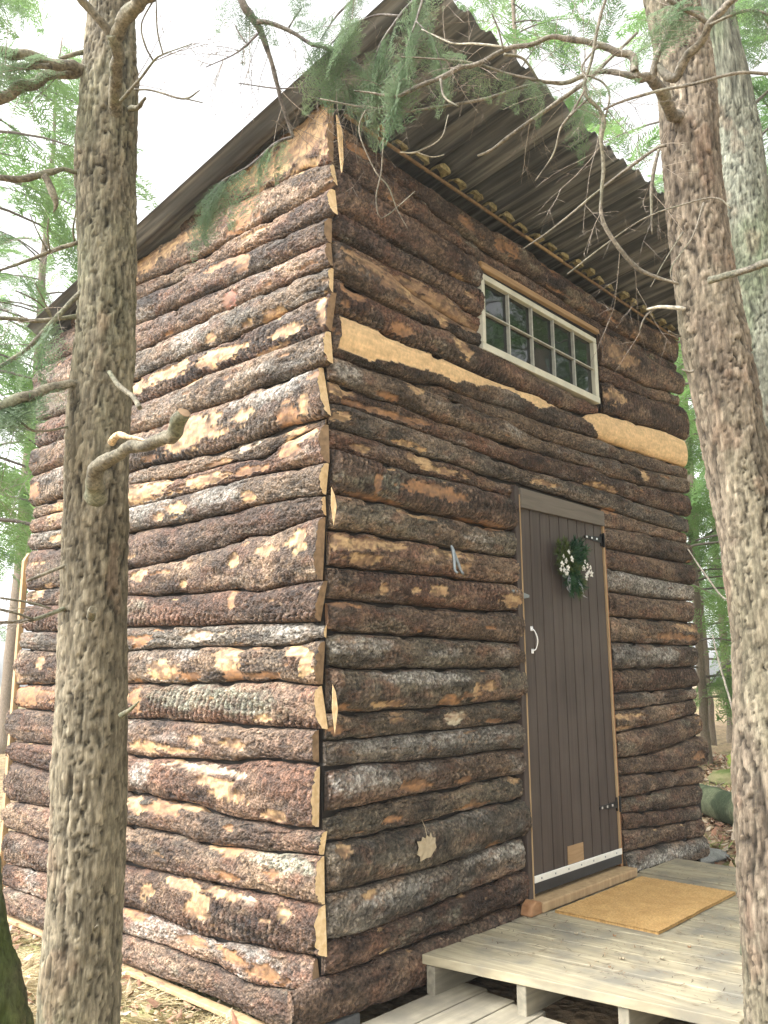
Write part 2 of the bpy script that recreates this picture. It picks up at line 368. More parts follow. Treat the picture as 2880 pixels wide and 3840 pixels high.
FS={'J0':[(0.055,3.524),(0.078,3.525),(0.27,3.523),(0.396,3.515),(0.566,3.505),(0.757,3.504),(0.974,3.493),(1.252,3.502),(1.423,3.511),(1.96,3.488),(2.283,3.485),(2.702,3.518),(3.25,3.567),(3.397,3.56)],'S1':[(0.079,3.44),(0.189,3.433),(0.31,3.429),(0.404,3.423),(0.582,3.419),(0.694,3.382),(0.813,3.385),(1.022,3.366),(1.199,3.349),(1.363,3.361),(1.52,3.36),(1.752,3.355),(1.998,3.342),(2.269,3.355),(2.559,3.363),(2.872,3.365),(3.338,3.389)],'S2':[(0.072,3.316),(0.228,3.292),(0.351,3.298),(0.455,3.299),(0.618,3.297),(0.791,3.288),(1.018,3.28),(1.301,3.281),(1.747,3.294),(1.993,3.288),(2.387,3.298),(2.706,3.316),(3.03,3.303),(3.403,3.332)],'S3':[(0.065,3.125),(0.189,3.13),(0.309,3.119),(0.434,3.114),(0.614,3.121),(0.755,3.115),(0.886,3.124),(1.04,3.132)],'S4':[(0.037,3.009),(0.189,3.012),(0.349,3.007),(0.522,3.016),(0.705,3.018),(0.8,3.0),(0.931,2.977),(1.051,2.977)],'S5':[(0.045,2.989),(0.15,2.978),(0.267,2.971),(0.348,2.965),(0.52,2.928),(0.655,2.912),(0.797,2.9),(0.939,2.899),(1.054,2.9)],'S6':[(0.039,2.823),(0.151,2.817),(0.25,2.804),(0.43,2.806),(0.607,2.808),(0.747,2.826),(0.893,2.813),(1.033,2.824),(1.522,2.804),(2.234,2.803)],'S7':[(0.047,2.674),(0.189,2.68),(0.329,2.679),(0.446,2.666),(0.649,2.683),(0.79,2.68),(0.992,2.677),(1.207,2.681),(1.38,2.691),(1.515,2.7),(1.755,2.682),(1.987,2.7),(2.204,2.763),(2.446,2.794),(2.703,2.801),(3.085,2.841),(3.386,2.842)],'S8':[(0.034,2.496),(0.189,2.492),(0.377,2.501),(0.556,2.515),(0.719,2.548),(0.786,2.546),(0.986,2.546),(1.201,2.565),(1.505,2.559),(1.753,2.571),(2.154,2.595),(2.422,2.595),(2.785,2.616),(3.441,2.647)],'S9':[(0.034,2.493),(0.189,2.49),(0.377,2.499),(0.556,2.5),(0.664,2.492),(0.784,2.496),(0.933,2.493),(1.088,2.489),(1.197,2.496),(1.309,2.479),(1.488,2.467),(1.745,2.475),(2.023,2.481),(2.412,2.511),(2.663,2.508),(2.809,2.518),(3.427,2.573)],'S10':[(0.015,2.388),(0.152,2.381),(0.249,2.372),(0.392,2.383),(0.51,2.376),(0.687,2.37),(0.876,2.374),(1.082,2.373),(1.281,2.376),(1.546,2.386),(1.738,2.386),(2.045,2.405),(2.252,2.389),(2.649,2.4),(3.407,2.46)],'S11':[(0.001,2.295),(0.114,2.307),(0.265,2.297),(0.424,2.299),(0.595,2.295),(0.777,2.292),(0.975,2.288),(1.185,2.276),(1.412,2.274),(1.796,2.288),(2.033,2.291),(2.385,2.293),(2.633,2.282),(2.998,2.285),(3.399,2.287)],'S12':[(0.009,2.198),(0.115,2.199),(0.303,2.2),(0.575,2.192),(0.774,2.194),(0.921,2.19),(1.073,2.179),(1.326,2.192),(1.632,2.187),(1.854,2.184),(2.141,2.184),(2.618,2.177),(2.981,2.174),(3.38,2.182)],'S13':[(0.017,2.116),(0.153,2.111),(0.302,2.107),(0.438,2.099),(0.591,2.102),(0.771,2.11),(0.967,2.112),(1.175,2.107),(1.289,2.086)],'S14':[(-0.002,1.935),(0.153,1.938),(0.34,1.939),(0.503,1.934),(0.675,1.936),(0.86,1.937),(1.061,1.933),(1.254,1.937)],'S15':[(0.007,1.796),(0.189,1.803),(0.37,1.803),(0.5,1.802),(0.671,1.804),(0.855,1.8),(1.054,1.802),(1.267,1.805)],'S16':[(0.015,1.654),(0.189,1.654),(0.416,1.664),(0.668,1.668),(0.85,1.666),(1.152,1.676),(1.259,1.678)],'S17':[(0.003,1.532),(0.189,1.534),(0.337,1.532),(0.496,1.534),(0.753,1.534),(0.981,1.536),(1.267,1.548)],'S18':[(0.004,1.409),(0.189,1.408),(0.412,1.407),(0.66,1.405),(0.936,1.402),(1.276,1.396)],'S19':[(0.019,1.283),(0.189,1.273),(0.411,1.278),(0.657,1.277),(1.028,1.28),(1.301,1.286)],'S20':[(0.019,1.12),(0.189,1.114),(0.363,1.115),(0.569,1.117),(0.812,1.119),(1.021,1.13),(1.28,1.135)],'S21':[(0.008,1.021),(0.189,1.017),(0.332,1.021),(0.487,1.023),(0.693,1.023),(0.92,1.027),(1.264,1.03)],'S22':[(0.029,0.93),(0.189,0.929),(0.406,0.917),(0.564,0.914),(0.776,0.912),(1.011,0.918),(1.256,0.912)],'S23':[(0.011,0.767),(0.121,0.773),(0.259,0.78),(0.404,0.784),(0.562,0.787),(0.772,0.787),(1.005,0.802),(1.258,0.797)],'S24':[(0.019,0.671),(0.19,0.669),(0.403,0.674),(0.599,0.673),(0.812,0.684),(0.999,0.689),(1.251,0.689)],'S25':[(0.036,0.506),(0.18,0.502),(0.353,0.499),(0.544,0.501),(0.749,0.504),(0.938,0.516),(1.24,0.527)],'S26':[(0.031,0.353),(0.18,0.345),(0.316,0.347),(0.502,0.357),(0.62,0.362),(0.788,0.371),(0.932,0.377),(1.262,0.388)],'S27':[(-0.11,0.239),(-0.028,0.242),(0.083,0.235),(0.247,0.239),(0.387,0.243),(0.577,0.243),(0.783,0.244),(0.926,0.25),(1.229,0.247)],'S28':[(-0.165,0.101),(0.001,0.094),(0.246,0.081),(0.489,0.08),(0.737,0.092),(1.22,0.115)],'r2':[(2.218,3.07),(2.524,3.084),(2.834,3.09),(3.376,3.171)],'r3':[(2.234,2.975),(2.512,2.985),(2.823,3.019),(3.383,3.083)],'a':[(2.157,2.071),(2.643,2.099),(2.969,2.098),(3.366,2.107)],'b':[(2.174,1.953),(2.589,1.958),(2.948,1.961),(3.364,1.97)],'c':[(2.162,1.842),(2.571,1.831),(2.927,1.828),(3.36,1.828)],'d':[(2.165,1.704),(2.757,1.703),(3.336,1.72)],'e':[(2.177,1.569),(2.738,1.574),(3.328,1.58)],'f':[(2.173,1.425),(2.716,1.424),(3.338,1.425)],'g':[(2.171,1.273),(2.695,1.281),(3.297,1.294)],'h':[(2.183,1.145),(2.676,1.15),(3.289,1.163)],'i':[(2.184,1.051),(2.663,1.064),(3.275,1.082)],'j':[(2.186,0.935),(2.646,0.952),(3.272,0.998)],'k':[(2.181,0.796),(2.624,0.799),(3.289,0.866)],'l':[(2.186,0.711),(2.688,0.687),(3.315,0.671)],'m':[(2.172,0.593),(2.592,0.583),(2.834,0.586),(3.254,0.569)],'n':[(2.231,0.511),(2.655,0.474),(3.235,0.444)],'o':[(2.194,0.429),(2.643,0.391),(3.235,0.358)],'p':[(2.206,0.311),(2.628,0.295),(3.235,0.251)],'q':[(2.232,0.179),(2.6,0.157),(3.273,0.126)]}
FL=[('J0','S1',0.055,3.361),('S1','S2',0.076,3.388),('S2','S3',0.07,1.043),('S3','S4',0.052,1.048),('S4','S5',0.04,1.056),('S5','S6',0.041,1.039),('S6','S7',0.042,2.2),('S7','S8',0.041,3.414),('S8','S9',0.552,3.434),('S9','S10',0.018,3.422),('S10','S11',0.009,3.392),('S11','S12',0.007,3.376),('S12','S13',0.013,1.304),('S13','S14',0.006,1.268),('S14','S15',0.002,1.253),('S15','S16',0.011,1.279),('S16','S17',0.009,1.29),('S17','S18',0.004,1.308),('S18','S19',0.011,1.304),('S19','S20',0.035,1.303),('S20','S21',0.013,1.272),('S21','S22',0.036,1.28),('S22','S23',0.021,1.28),('S23','S24',0.014,1.265),('S24','S25',0.028,1.274),('S25','S26',0.033,1.243),('S26','S27',-0.014,1.265),('S27','S28',-0.149,1.3),('S2','r2',2.247,3.437),('r2','r3',2.239,3.396),('r3','S7',2.245,3.463),('S12','a',2.151,3.338),('a','b',2.159,3.359),('b','c',2.168,3.386),('c','d',2.163,3.372),('d','e',2.173,3.323),('e','f',2.175,3.357),('f','g',2.176,3.321),('g','h',2.178,3.314),('h','i',2.183,3.311),('i','j',2.187,3.279),('j','k',2.183,3.309),('k','l',2.185,3.346),('l','m',2.179,3.293),('m','n',2.203,3.255),('n','o',2.211,3.218),('o','p',2.199,3.257),('p','q',2.219,3.284)]
PL=[(0.498,3.304,0.095,0.08,'o'),(1.334,3.338,0.176,0.061,'t'),(1.045,3.337,0.138,0.045,'t'),(0.845,3.332,0.087,0.036,'t'),(0.446,3.166,0.084,0.016,'t'),(0.492,3.044,0.042,0.039,'o'),(0.606,3.094,0.118,0.018,'o'),(0.597,2.909,0.051,0.036,'r'),(0.126,3.478,0.18,0.14,'t'),(0.391,3.456,0.199,0.06,'t'),(0.715,2.76,0.037,0.019,'t'),(0.462,2.75,0.037,0.013,'t'),(0.314,2.743,0.043,0.024,'t'),(0.257,2.738,0.03,0.022,'t'),(0.566,2.652,0.113,0.032,'t'),(0.709,2.66,0.08,0.039,'t'),(1.068,2.677,0.2,0.039,'t'),(1.355,2.68,0.075,0.044,'t'),(0.181,2.636,0.098,0.021,'t'),(-0.017,2.665,0.023,0.068,'t'),(0.26,2.59,0.1,0.009,'t'),(0.863,2.574,0.064,0.019,'t'),(0.438,2.326,0.067,0.035,'t'),(0.79,2.36,0.141,0.044,'t'),(0.835,2.301,0.182,0.044,'t'),(1.158,2.275,0.069,0.02,'o'),(0.159,2.272,0.064,0.04,'o'),(0.081,2.287,0.031,0.044,'t'),(0.458,2.195,0.071,0.021,'w'),(0.637,2.165,0.067,0.015,'t'),(0.111,2.176,0.093,0.043,'t'),(0.17,2.119,0.079,0.028,'o'),(1.191,2.116,0.171,0.045,'t'),(0.774,2.099,0.176,0.024,'t'),(0.412,2.092,0.087,0.021,'o'),(0.27,2.379,0.164,0.046,'g'),(0.155,2.409,0.095,0.034,'g'),(0.915,1.995,0.063,0.044,'t'),(1.069,1.973,0.045,0.019,'t'),(0.399,1.974,0.031,0.023,'t'),(1.184,2.038,0.18,0.052,'g'),(0.629,2.013,0.166,0.041,'g'),(0.838,1.729,0.036,0.018,'t'),(0.088,1.756,0.053,0.042,'t'),(0.276,1.735,0.096,0.016,'t'),(0.482,1.713,0.027,0.033,'t'),(1.212,1.719,0.057,0.025,'t'),(0.843,1.644,0.025,0.018,'t'),(0.502,1.565,0.018,0.044,'o'),(0.734,1.42,0.113,0.02,'w'),(1.206,1.413,0.09,0.024,'o'),(0.165,1.414,0.135,0.025,'g'),(0.956,1.27,0.102,0.046,'t'),(0.789,1.248,0.067,0.023,'o'),(0.507,1.319,0.078,0.054,'t'),(0.486,1.251,0.06,0.021,'o'),(0.294,1.251,0.094,0.014,'o'),(0.095,1.336,0.044,0.025,'t'),(0.045,1.306,0.043,0.048,'t'),(0.805,1.346,0.077,0.028,'g'),(0.719,1.166,0.269,0.055,'g'),(0.414,1.14,0.194,0.041,'g'),(1.193,1.149,0.044,0.071,'o'),(1.092,0.943,0.095,0.025,'t'),(0.863,0.943,0.115,0.015,'t'),(0.718,0.988,0.046,0.016,'t'),(0.451,0.986,0.05,0.021,'t'),(0.658,0.879,0.192,0.018,'w'),(0.613,0.837,0.122,0.015,'t'),(0.484,0.798,0.1,0.035,'t'),(0.211,0.743,0.052,0.024,'t'),(0.86,0.896,0.029,0.013,'t'),(1.116,0.826,0.063,0.046,'g'),(1.174,0.695,0.096,0.034,'t'),(0.942,0.7,0.118,0.033,'o'),(0.737,0.72,0.073,0.015,'t'),(0.474,0.583,0.066,0.02,'o'),(0.582,0.584,0.043,0.012,'t'),(0.171,0.591,0.128,0.032,'g'),(0.213,0.54,0.037,0.014,'o'),(0.495,0.496,0.066,0.02,'o'),(1.028,0.351,0.05,0.031,'t'),(0.778,0.42,0.091,0.025,'t'),(0.659,0.361,0.069,0.049,'t'),(0.495,0.425,0.082,0.017,'t'),(0.348,0.43,0.031,0.018,'w'),(0.151,0.415,0.031,0.025,'t'),(1.129,0.241,0.072,0.021,'o'),(0.846,0.231,0.046,0.015,'g'),(0.719,0.217,0.088,0.015,'o'),(0.423,0.214,0.093,0.023,'o'),(0.244,0.199,0.102,0.028,'o'),(0.317,0.259,0.09,0.018,'g'),(2.408,2.294,0.084,0.048,'o'),(2.107,2.143,0.092,0.061,'t'),(2.085,1.987,0.076,0.023,'t'),(2.28,1.699,0.064,0.03,'t'),(2.139,1.33,0.045,0.028,'t'),(2.418,1.253,0.065,0.022,'t'),(2.264,1.153,0.272,0.053,'o'),(2.466,0.915,0.097,0.014,'o')]
PF=[(0.156,3.455,0.1,0.018,'o'),(1.224,3.418,0.1,0.031,'o'),(0.505,2.916,0.333,0.077,'x'),(0.834,2.907,0.195,0.041,'x'),(0.449,2.91,0.027,0.019,'t'),(0.902,3.049,0.043,0.014,'t'),(0.112,2.781,0.063,0.024,'o'),(0.865,3.122,0.053,0.012,'t'),(0.068,2.715,0.027,0.018,'o'),(0.396,2.717,0.062,0.028,'o'),(0.852,2.762,0.052,0.048,'t'),(0.727,2.846,0.03,0.02,'t'),(0.085,2.429,0.068,0.039,'g'),(0.05,2.355,0.067,0.027,'t'),(0.321,2.395,0.067,0.011,'o'),(0.51,2.471,0.055,0.018,'t'),(0.343,2.321,0.155,0.014,'o'),(0.15,2.321,0.062,0.014,'o'),(0.553,2.334,0.055,0.015,'o'),(0.064,2.242,0.059,0.022,'t'),(0.44,2.212,0.069,0.012,'t'),(0.541,2.209,0.036,0.012,'t'),(0.174,2.143,0.038,0.017,'t'),(0.549,2.158,0.091,0.026,'t'),(0.681,2.142,0.156,0.015,'t'),(0.589,2.028,0.188,0.035,'o'),(0.324,2.025,0.058,0.045,'g'),(0.24,2.011,0.019,0.044,'o'),(0.212,1.943,0.127,0.011,'o'),(0.957,1.931,0.128,0.019,'o'),(0.518,1.909,0.089,0.014,'t'),(0.936,1.862,0.083,0.022,'g'),(0.117,1.749,0.135,0.034,'t'),(0.3,1.764,0.147,0.024,'t'),(0.189,1.695,0.092,0.023,'t'),(0.706,1.773,0.085,0.026,'t'),(0.874,1.778,0.03,0.022,'t'),(0.833,1.705,0.032,0.026,'t'),(0.284,1.58,0.023,0.023,'t'),(0.48,1.594,0.025,0.014,'t'),(0.631,1.594,0.051,0.025,'t'),(1.18,1.587,0.09,0.026,'t'),(0.083,1.511,0.055,0.012,'o'),(0.869,1.173,0.028,0.032,'t'),(0.983,1.193,0.041,0.025,'t'),(0.296,1.139,0.094,0.012,'t'),(0.705,1.144,0.065,0.016,'o'),(0.047,1.055,0.03,0.021,'o'),(0.738,1.068,0.055,0.031,'w'),(1.007,1.047,0.072,0.01,'o'),(0.483,0.824,0.074,0.022,'o'),(0.782,0.812,0.046,0.016,'o'),(0.189,0.88,0.179,0.048,'g'),(0.33,0.707,0.045,0.015,'o'),(0.861,0.721,0.026,0.011,'t'),(0.86,0.7,0.096,0.009,'o'),(1.174,0.781,0.043,0.017,'t'),(0.064,0.634,0.033,0.027,'t'),(0.972,0.527,0.039,0.016,'o'),(0.192,0.469,0.05,0.014,'t'),(0.3,0.989,0.189,0.03,'g'),(0.768,0.982,0.292,0.033,'g'),(0.153,1.352,0.134,0.03,'g'),(0.527,1.24,0.25,0.027,'g'),(2.154,2.303,0.163,0.022,'t'),(1.521,2.222,0.132,0.014,'t'),(2.227,2.169,0.082,0.024,'o'),(2.712,2.46,0.056,0.044,'t'),(2.628,1.781,0.755,0.046,'g'),(2.769,1.758,0.564,0.036,'g'),(3.132,1.536,0.254,0.024,'t'),(2.978,1.471,0.285,0.02,'o'),(2.349,1.345,0.184,0.057,'g'),(2.791,1.364,0.229,0.04,'g'),(2.307,1.012,0.129,0.022,'t'),(2.244,0.955,0.062,0.011,'t'),(3.159,0.742,0.081,0.024,'o'),(2.475,3.175,0.186,0.064,'x'),(2.357,2.897,0.098,0.06,'t'),(2.41,0.218,0.697,0.035,'g'),(1.035,0.491,0.165,0.033,'g'),(0.341,0.441,0.186,0.038,'g')]
PP=[[(0.043,2.664),(0.189,2.676),(0.446,2.661),(0.79,2.675),(1.207,2.675),(1.514,2.695),(1.74,2.676),(1.644,2.662),(1.551,2.63),(1.486,2.615),(1.319,2.647),(1.205,2.647),(1.042,2.627),(0.946,2.597),(0.866,2.599),(0.796,2.571),(0.693,2.585),(0.512,2.56),(0.394,2.557),(0.266,2.536),(0.211,2.515),(0.128,2.517),(0.034,2.523)],[(1.986,2.689),(2.205,2.768),(2.447,2.799),(2.704,2.808),(3.086,2.848),(3.435,2.869),(3.572,2.624),(2.784,2.607),(2.421,2.584),(2.154,2.595),(2.058,2.646)]]
trunkA=[(-1.054,-0.314,-0.006,0.1066),(-1.06,-0.309,0.458,0.093),(-1.06,-0.308,0.569,0.0897),(-1.06,-0.308,0.725,0.0866),(-1.064,-0.304,0.956,0.0852),(-1.067,-0.301,1.146,0.0854),(-1.075,-0.292,1.409,0.084),(-1.082,-0.284,1.686,0.0806),(-1.085,-0.281,1.976,0.0798),(-1.083,-0.284,2.165,0.0796),(-1.091,-0.274,2.441,0.0792),(-1.103,-0.261,2.687,0.0815),(-1.108,-0.256,2.943,0.0817),(-1.114,-0.25,3.21,0.0629),(-1.129,-0.233,3.681,0.062),(-1.154,-0.206,4.401,0.0601)]
trunkB=[(0.039,-1.506,-0.014,0.0947),(0.055,-1.524,0.45,0.093),(0.063,-1.533,0.764,0.0945),(0.067,-1.538,1.009,0.0928),(0.079,-1.55,1.333,0.0862),(0.07,-1.541,1.571,0.0825),(0.056,-1.525,1.783,0.084),(0.045,-1.514,1.962,0.0853),(0.032,-1.5,2.153,0.0853),(0.024,-1.491,2.322,0.0792),(0.017,-1.483,2.574,0.0793),(0.017,-1.483,2.984,0.0796),(0.002,-1.466,3.2,0.077),(-0.028,-1.434,3.67,0.0749),(-0.078,-1.38,4.39,0.0729)]
trunkC=[(1.309,-1.083,-0.737,0.2139),(1.352,-1.13,-0.009,0.2045),(1.414,-1.198,1.171,0.1986),(1.453,-1.241,2.142,0.1821),(1.392,-1.174,2.61,0.1698),(1.369,-1.149,3.143,0.1537),(1.37,-1.15,3.581,0.137),(1.356,-1.135,3.841,0.1303),(1.337,-1.115,4.174,0.1264),(1.325,-1.101,4.748,0.1198),(1.307,-1.082,6.179,0.1078)]
trunkD=[(-1.432,-0.806,0.505,0.0648),(-1.469,-0.766,0.686,0.062),(-1.486,-0.748,0.765,0.0627),(-1.5,-0.733,0.829,0.061),(-1.51,-0.722,0.893,0.0606),(-1.523,-0.708,0.975,0.0599),(-1.548,-0.68,1.132,0.0588),(-1.616,-0.607,1.514,0.0543),(-1.771,-0.437,2.341,0.0489)]
brA=[[(-1.074,-0.234,2.727,0.0231),(-1.103,-0.306,2.766,0.0188),(-1.164,-0.41,2.825,0.0172),(-1.21,-0.484,2.861,0.0173),(-1.234,-0.508,2.873,0.0164)],[(-1.218,-0.492,2.862,0.0124),(-1.24,-0.492,2.884,0.0117),(-1.266,-0.488,2.903,0.0116),(-1.296,-0.482,2.924,0.0109),(-1.323,-0.478,2.944,0.0094),(-1.358,-0.477,2.975,0.0087)],[(-1.219,-0.493,2.869,0.0166),(-1.23,-0.557,2.891,0.0176),(-1.225,-0.613,2.894,0.018),(-1.223,-0.658,2.899,0.0177),(-1.226,-0.753,2.91,0.0153)],[(-1.138,-0.254,2.936,0.0199),(-1.172,-0.249,2.942,0.0151),(-1.232,-0.234,2.932,0.0134),(-1.276,-0.222,2.923,0.014),(-1.334,-0.209,2.914,0.0138),(-1.39,-0.197,2.901,0.0136),(-1.467,-0.183,2.887,0.0126)],[(-1.128,-0.236,2.942,0.02),(-1.159,-0.223,2.955,0.0138),(-1.232,-0.178,2.933,0.0136),(-1.273,-0.149,2.902,0.0151),(-1.309,-0.124,2.87,0.0157),(-1.344,-0.1,2.841,0.0163),(-1.424,-0.046,2.774,0.0161)],[(-1.16,-0.224,3.022,0.0077),(-1.183,-0.207,3.013,0.0061),(-1.223,-0.177,2.99,0.0053)],[(-1.273,-0.246,2.895,0.0073),(-1.311,-0.181,2.91,0.0089),(-1.354,-0.108,2.922,0.0097),(-1.38,-0.064,2.932,0.0097)],[(-1.146,-0.262,2.628,0.0074),(-1.172,-0.252,2.623,0.0066),(-1.211,-0.237,2.615,0.0066),(-1.25,-0.22,2.59,0.0094),(-1.302,-0.198,2.564,0.0093),(-1.354,-0.179,2.548,0.0085),(-1.39,-0.166,2.537,0.0084)],[(-1.264,-0.238,2.571,0.0093),(-1.248,-0.247,2.543,0.01),(-1.239,-0.251,2.518,0.0093),(-1.233,-0.25,2.497,0.0064),(-1.234,-0.243,2.476,0.0014)],[(-1.139,-0.258,2.431,0.0073),(-1.164,-0.244,2.414,0.0058),(-1.221,-0.211,2.377,0.0058),(-1.274,-0.18,2.337,0.0043),(-1.324,-0.153,2.307,0.0035),(-1.351,-0.138,2.289,0.0035)],[(-1.226,-0.222,2.371,0.0029),(-1.247,-0.247,2.404,0.0021),(-1.261,-0.278,2.435,0.0014)],[(-1.229,-0.218,2.37,0.0021),(-1.257,-0.226,2.4,0.0021),(-1.297,-0.242,2.446,0.0014)],[(-1.185,-0.275,2.399,0.0029),(-1.2,-0.294,2.42,0.0028),(-1.215,-0.333,2.452,0.0021)],[(-1.143,-0.285,2.275,0.0072),(-1.172,-0.271,2.241,0.0071),(-1.221,-0.251,2.158,0.007),(-1.274,-0.23,2.078,0.0062),(-1.325,-0.208,2.023,0.0054),(-1.356,-0.196,1.986,0.0053)],[(-1.139,-0.27,2.205,0.0064),(-1.16,-0.259,2.198,0.0064),(-1.244,-0.219,2.17,0.0056),(-1.325,-0.184,2.161,0.0048),(-1.354,-0.172,2.158,0.0048)],[(-1.221,-0.248,2.18,0.0028),(-1.27,-0.27,2.199,0.0021),(-1.332,-0.284,2.202,0.002)],[(-1.222,-0.248,2.185,0.0028),(-1.253,-0.261,2.215,0.0021),(-1.283,-0.275,2.244,0.0014)],[(-1.142,-0.287,2.016,0.0119),(-1.169,-0.284,2.0,0.0111),(-1.233,-0.278,1.968,0.0122),(-1.288,-0.275,1.928,0.0133),(-1.342,-0.273,1.897,0.0143),(-1.39,-0.274,1.863,0.014)],[(-1.122,-0.277,1.902,0.0028),(-1.154,-0.271,1.891,0.0028),(-1.242,-0.258,1.861,0.0027),(-1.297,-0.262,1.881,0.002),(-1.338,-0.264,1.89,0.002)],[(-1.117,-0.299,1.437,0.0067),(-1.127,-0.298,1.432,0.006),(-1.156,-0.294,1.418,0.0053),(-1.227,-0.286,1.388,0.0045),(-1.303,-0.28,1.378,0.0038),(-1.327,-0.279,1.376,0.0031)],[(-1.188,-0.291,1.415,0.0026),(-1.236,-0.276,1.429,0.0026),(-1.297,-0.254,1.438,0.0025)],[(-1.236,-0.306,1.388,0.0032),(-1.275,-0.304,1.399,0.0031),(-1.315,-0.301,1.406,0.0031)],[(-1.144,-0.297,1.532,0.0047),(-1.161,-0.29,1.523,0.004),(-1.199,-0.273,1.502,0.004),(-1.237,-0.257,1.482,0.0033)],[(-1.171,-0.429,1.672,0.0257),(-1.19,-0.475,1.708,0.0202),(-1.201,-0.52,1.736,0.0167),(-1.201,-0.567,1.75,0.0147),(-1.193,-0.643,1.751,0.0137),(-1.184,-0.726,1.752,0.014),(-1.183,-0.78,1.759,0.0154),(-1.188,-0.815,1.772,0.0163),(-1.198,-0.839,1.787,0.015)],[(-1.149,-0.463,1.813,0.0104),(-1.155,-0.503,1.819,0.0083),(-1.156,-0.565,1.803,0.0056),(-1.157,-0.614,1.787,0.0037),(-1.158,-0.653,1.773,0.0006)],[(-1.155,-0.447,1.993,0.0053),(-1.157,-0.505,1.941,0.0065),(-1.155,-0.566,1.9,0.0063),(-1.158,-0.603,1.864,0.0062)],[(-1.176,-0.456,2.733,0.0042),(-1.164,-0.524,2.767,0.0035),(-1.156,-0.578,2.796,0.0027),(-1.148,-0.607,2.804,0.002),(-1.118,-0.691,2.806,0.0013)],[(-1.154,-0.574,2.8,0.0027),(-1.18,-0.575,2.83,0.0027),(-1.201,-0.588,2.871,0.002),(-1.198,-0.634,2.915,0.002)],[(-1.154,-0.618,2.795,0.002),(-1.175,-0.622,2.845,0.002),(-1.194,-0.639,2.915,0.002)],[(-1.109,-0.407,2.833,0.0029),(-1.088,-0.462,2.811,0.0029),(-1.05,-0.56,2.757,0.0028),(-1.038,-0.614,2.76,0.0014)],[(-1.063,-0.581,2.739,0.0021),(-1.028,-0.615,2.729,0.0014)],[(-1.086,-0.351,2.812,0.009),(-1.092,-0.405,2.789,0.0059),(-1.109,-0.466,2.774,0.0036)],[(-1.051,-0.325,0.644,0.0088),(-1.07,-0.37,0.671,0.0056),(-1.089,-0.42,0.698,0.0018)],[(-1.064,-0.427,1.156,0.0076),(-1.071,-0.483,1.176,0.0044),(-1.078,-0.529,1.195,0.0018)],[(-1.132,-0.391,1.395,0.0103),(-1.161,-0.452,1.403,0.0087)]]
brO=[[(-0.991,-0.645,3.216,0.0146),(-0.914,-0.617,3.115,0.0105),(-0.864,-0.623,3.077,0.0106),(-0.844,-0.619,3.054,0.0091),(-0.799,-0.608,2.996,0.0069),(-0.761,-0.596,2.942,0.0062),(-0.723,-0.584,2.889,0.0055),(-0.68,-0.573,2.829,0.0048)],[(-0.88,-0.644,3.054,0.0067),(-0.845,-0.672,3.049,0.006),(-0.797,-0.706,3.028,0.0053),(-0.753,-0.735,3.002,0.0053),(-0.717,-0.764,2.993,0.0045),(-0.654,-0.806,2.961,0.0038),(-0.591,-0.84,2.901,0.0023)],[(-0.874,-0.64,3.016,0.0037),(-0.895,-0.624,2.982,0.003),(-0.925,-0.602,2.943,0.0022),(-0.985,-0.559,2.891,0.0015)],[(-0.79,-0.672,3.068,0.0031),(-0.783,-0.686,3.094,0.0023),(-0.772,-0.708,3.127,0.0023)],[(-0.888,-0.617,2.986,0.0022),(-0.907,-0.604,3.016,0.0022),(-0.921,-0.597,3.045,0.0015)],[(-0.68,-0.573,2.829,0.0048),(-0.717,-0.537,2.804,0.004),(-0.767,-0.483,2.733,0.0032),(-0.827,-0.421,2.671,0.0024),(-0.851,-0.389,2.579,0.0016)],[(-0.703,-0.749,3.009,0.0038),(-0.691,-0.746,2.955,0.0023),(-0.654,-0.774,2.909,0.0023),(-0.59,-0.818,2.819,0.0015)],[(-0.838,-0.51,2.952,0.0016),(-0.756,-0.595,2.937,0.0023),(-0.676,-0.682,2.937,0.0023),(-0.545,-0.819,2.916,0.0023)],[(-0.726,-0.625,2.926,0.0016),(-0.653,-0.696,2.898,0.0023),(-0.571,-0.779,2.875,0.0016)],[(-0.611,-1.134,3.212,0.0064),(-0.628,-1.054,3.085,0.005),(-0.658,-0.982,3.009,0.0043),(-0.678,-0.922,2.932,0.0029),(-0.673,-0.882,2.833,0.0015)],[(-0.639,-1.063,3.072,0.0043),(-0.657,-1.038,2.96,0.0028),(-0.679,-1.008,2.85,0.0021),(-0.687,-0.994,2.75,0.0014)],[(-0.657,-0.981,3.011,0.0036),(-0.692,-0.915,3.028,0.0029),(-0.722,-0.841,3.011,0.0022),(-0.739,-0.774,2.971,0.0015)],[(-0.669,-0.915,3.197,0.0045),(-0.688,-0.85,3.139,0.0038),(-0.711,-0.788,3.092,0.003),(-0.723,-0.735,3.037,0.0015)],[(-0.665,-1.045,2.951,0.0021),(-0.636,-1.074,2.895,0.0021),(-0.614,-1.091,2.811,0.0014)]]
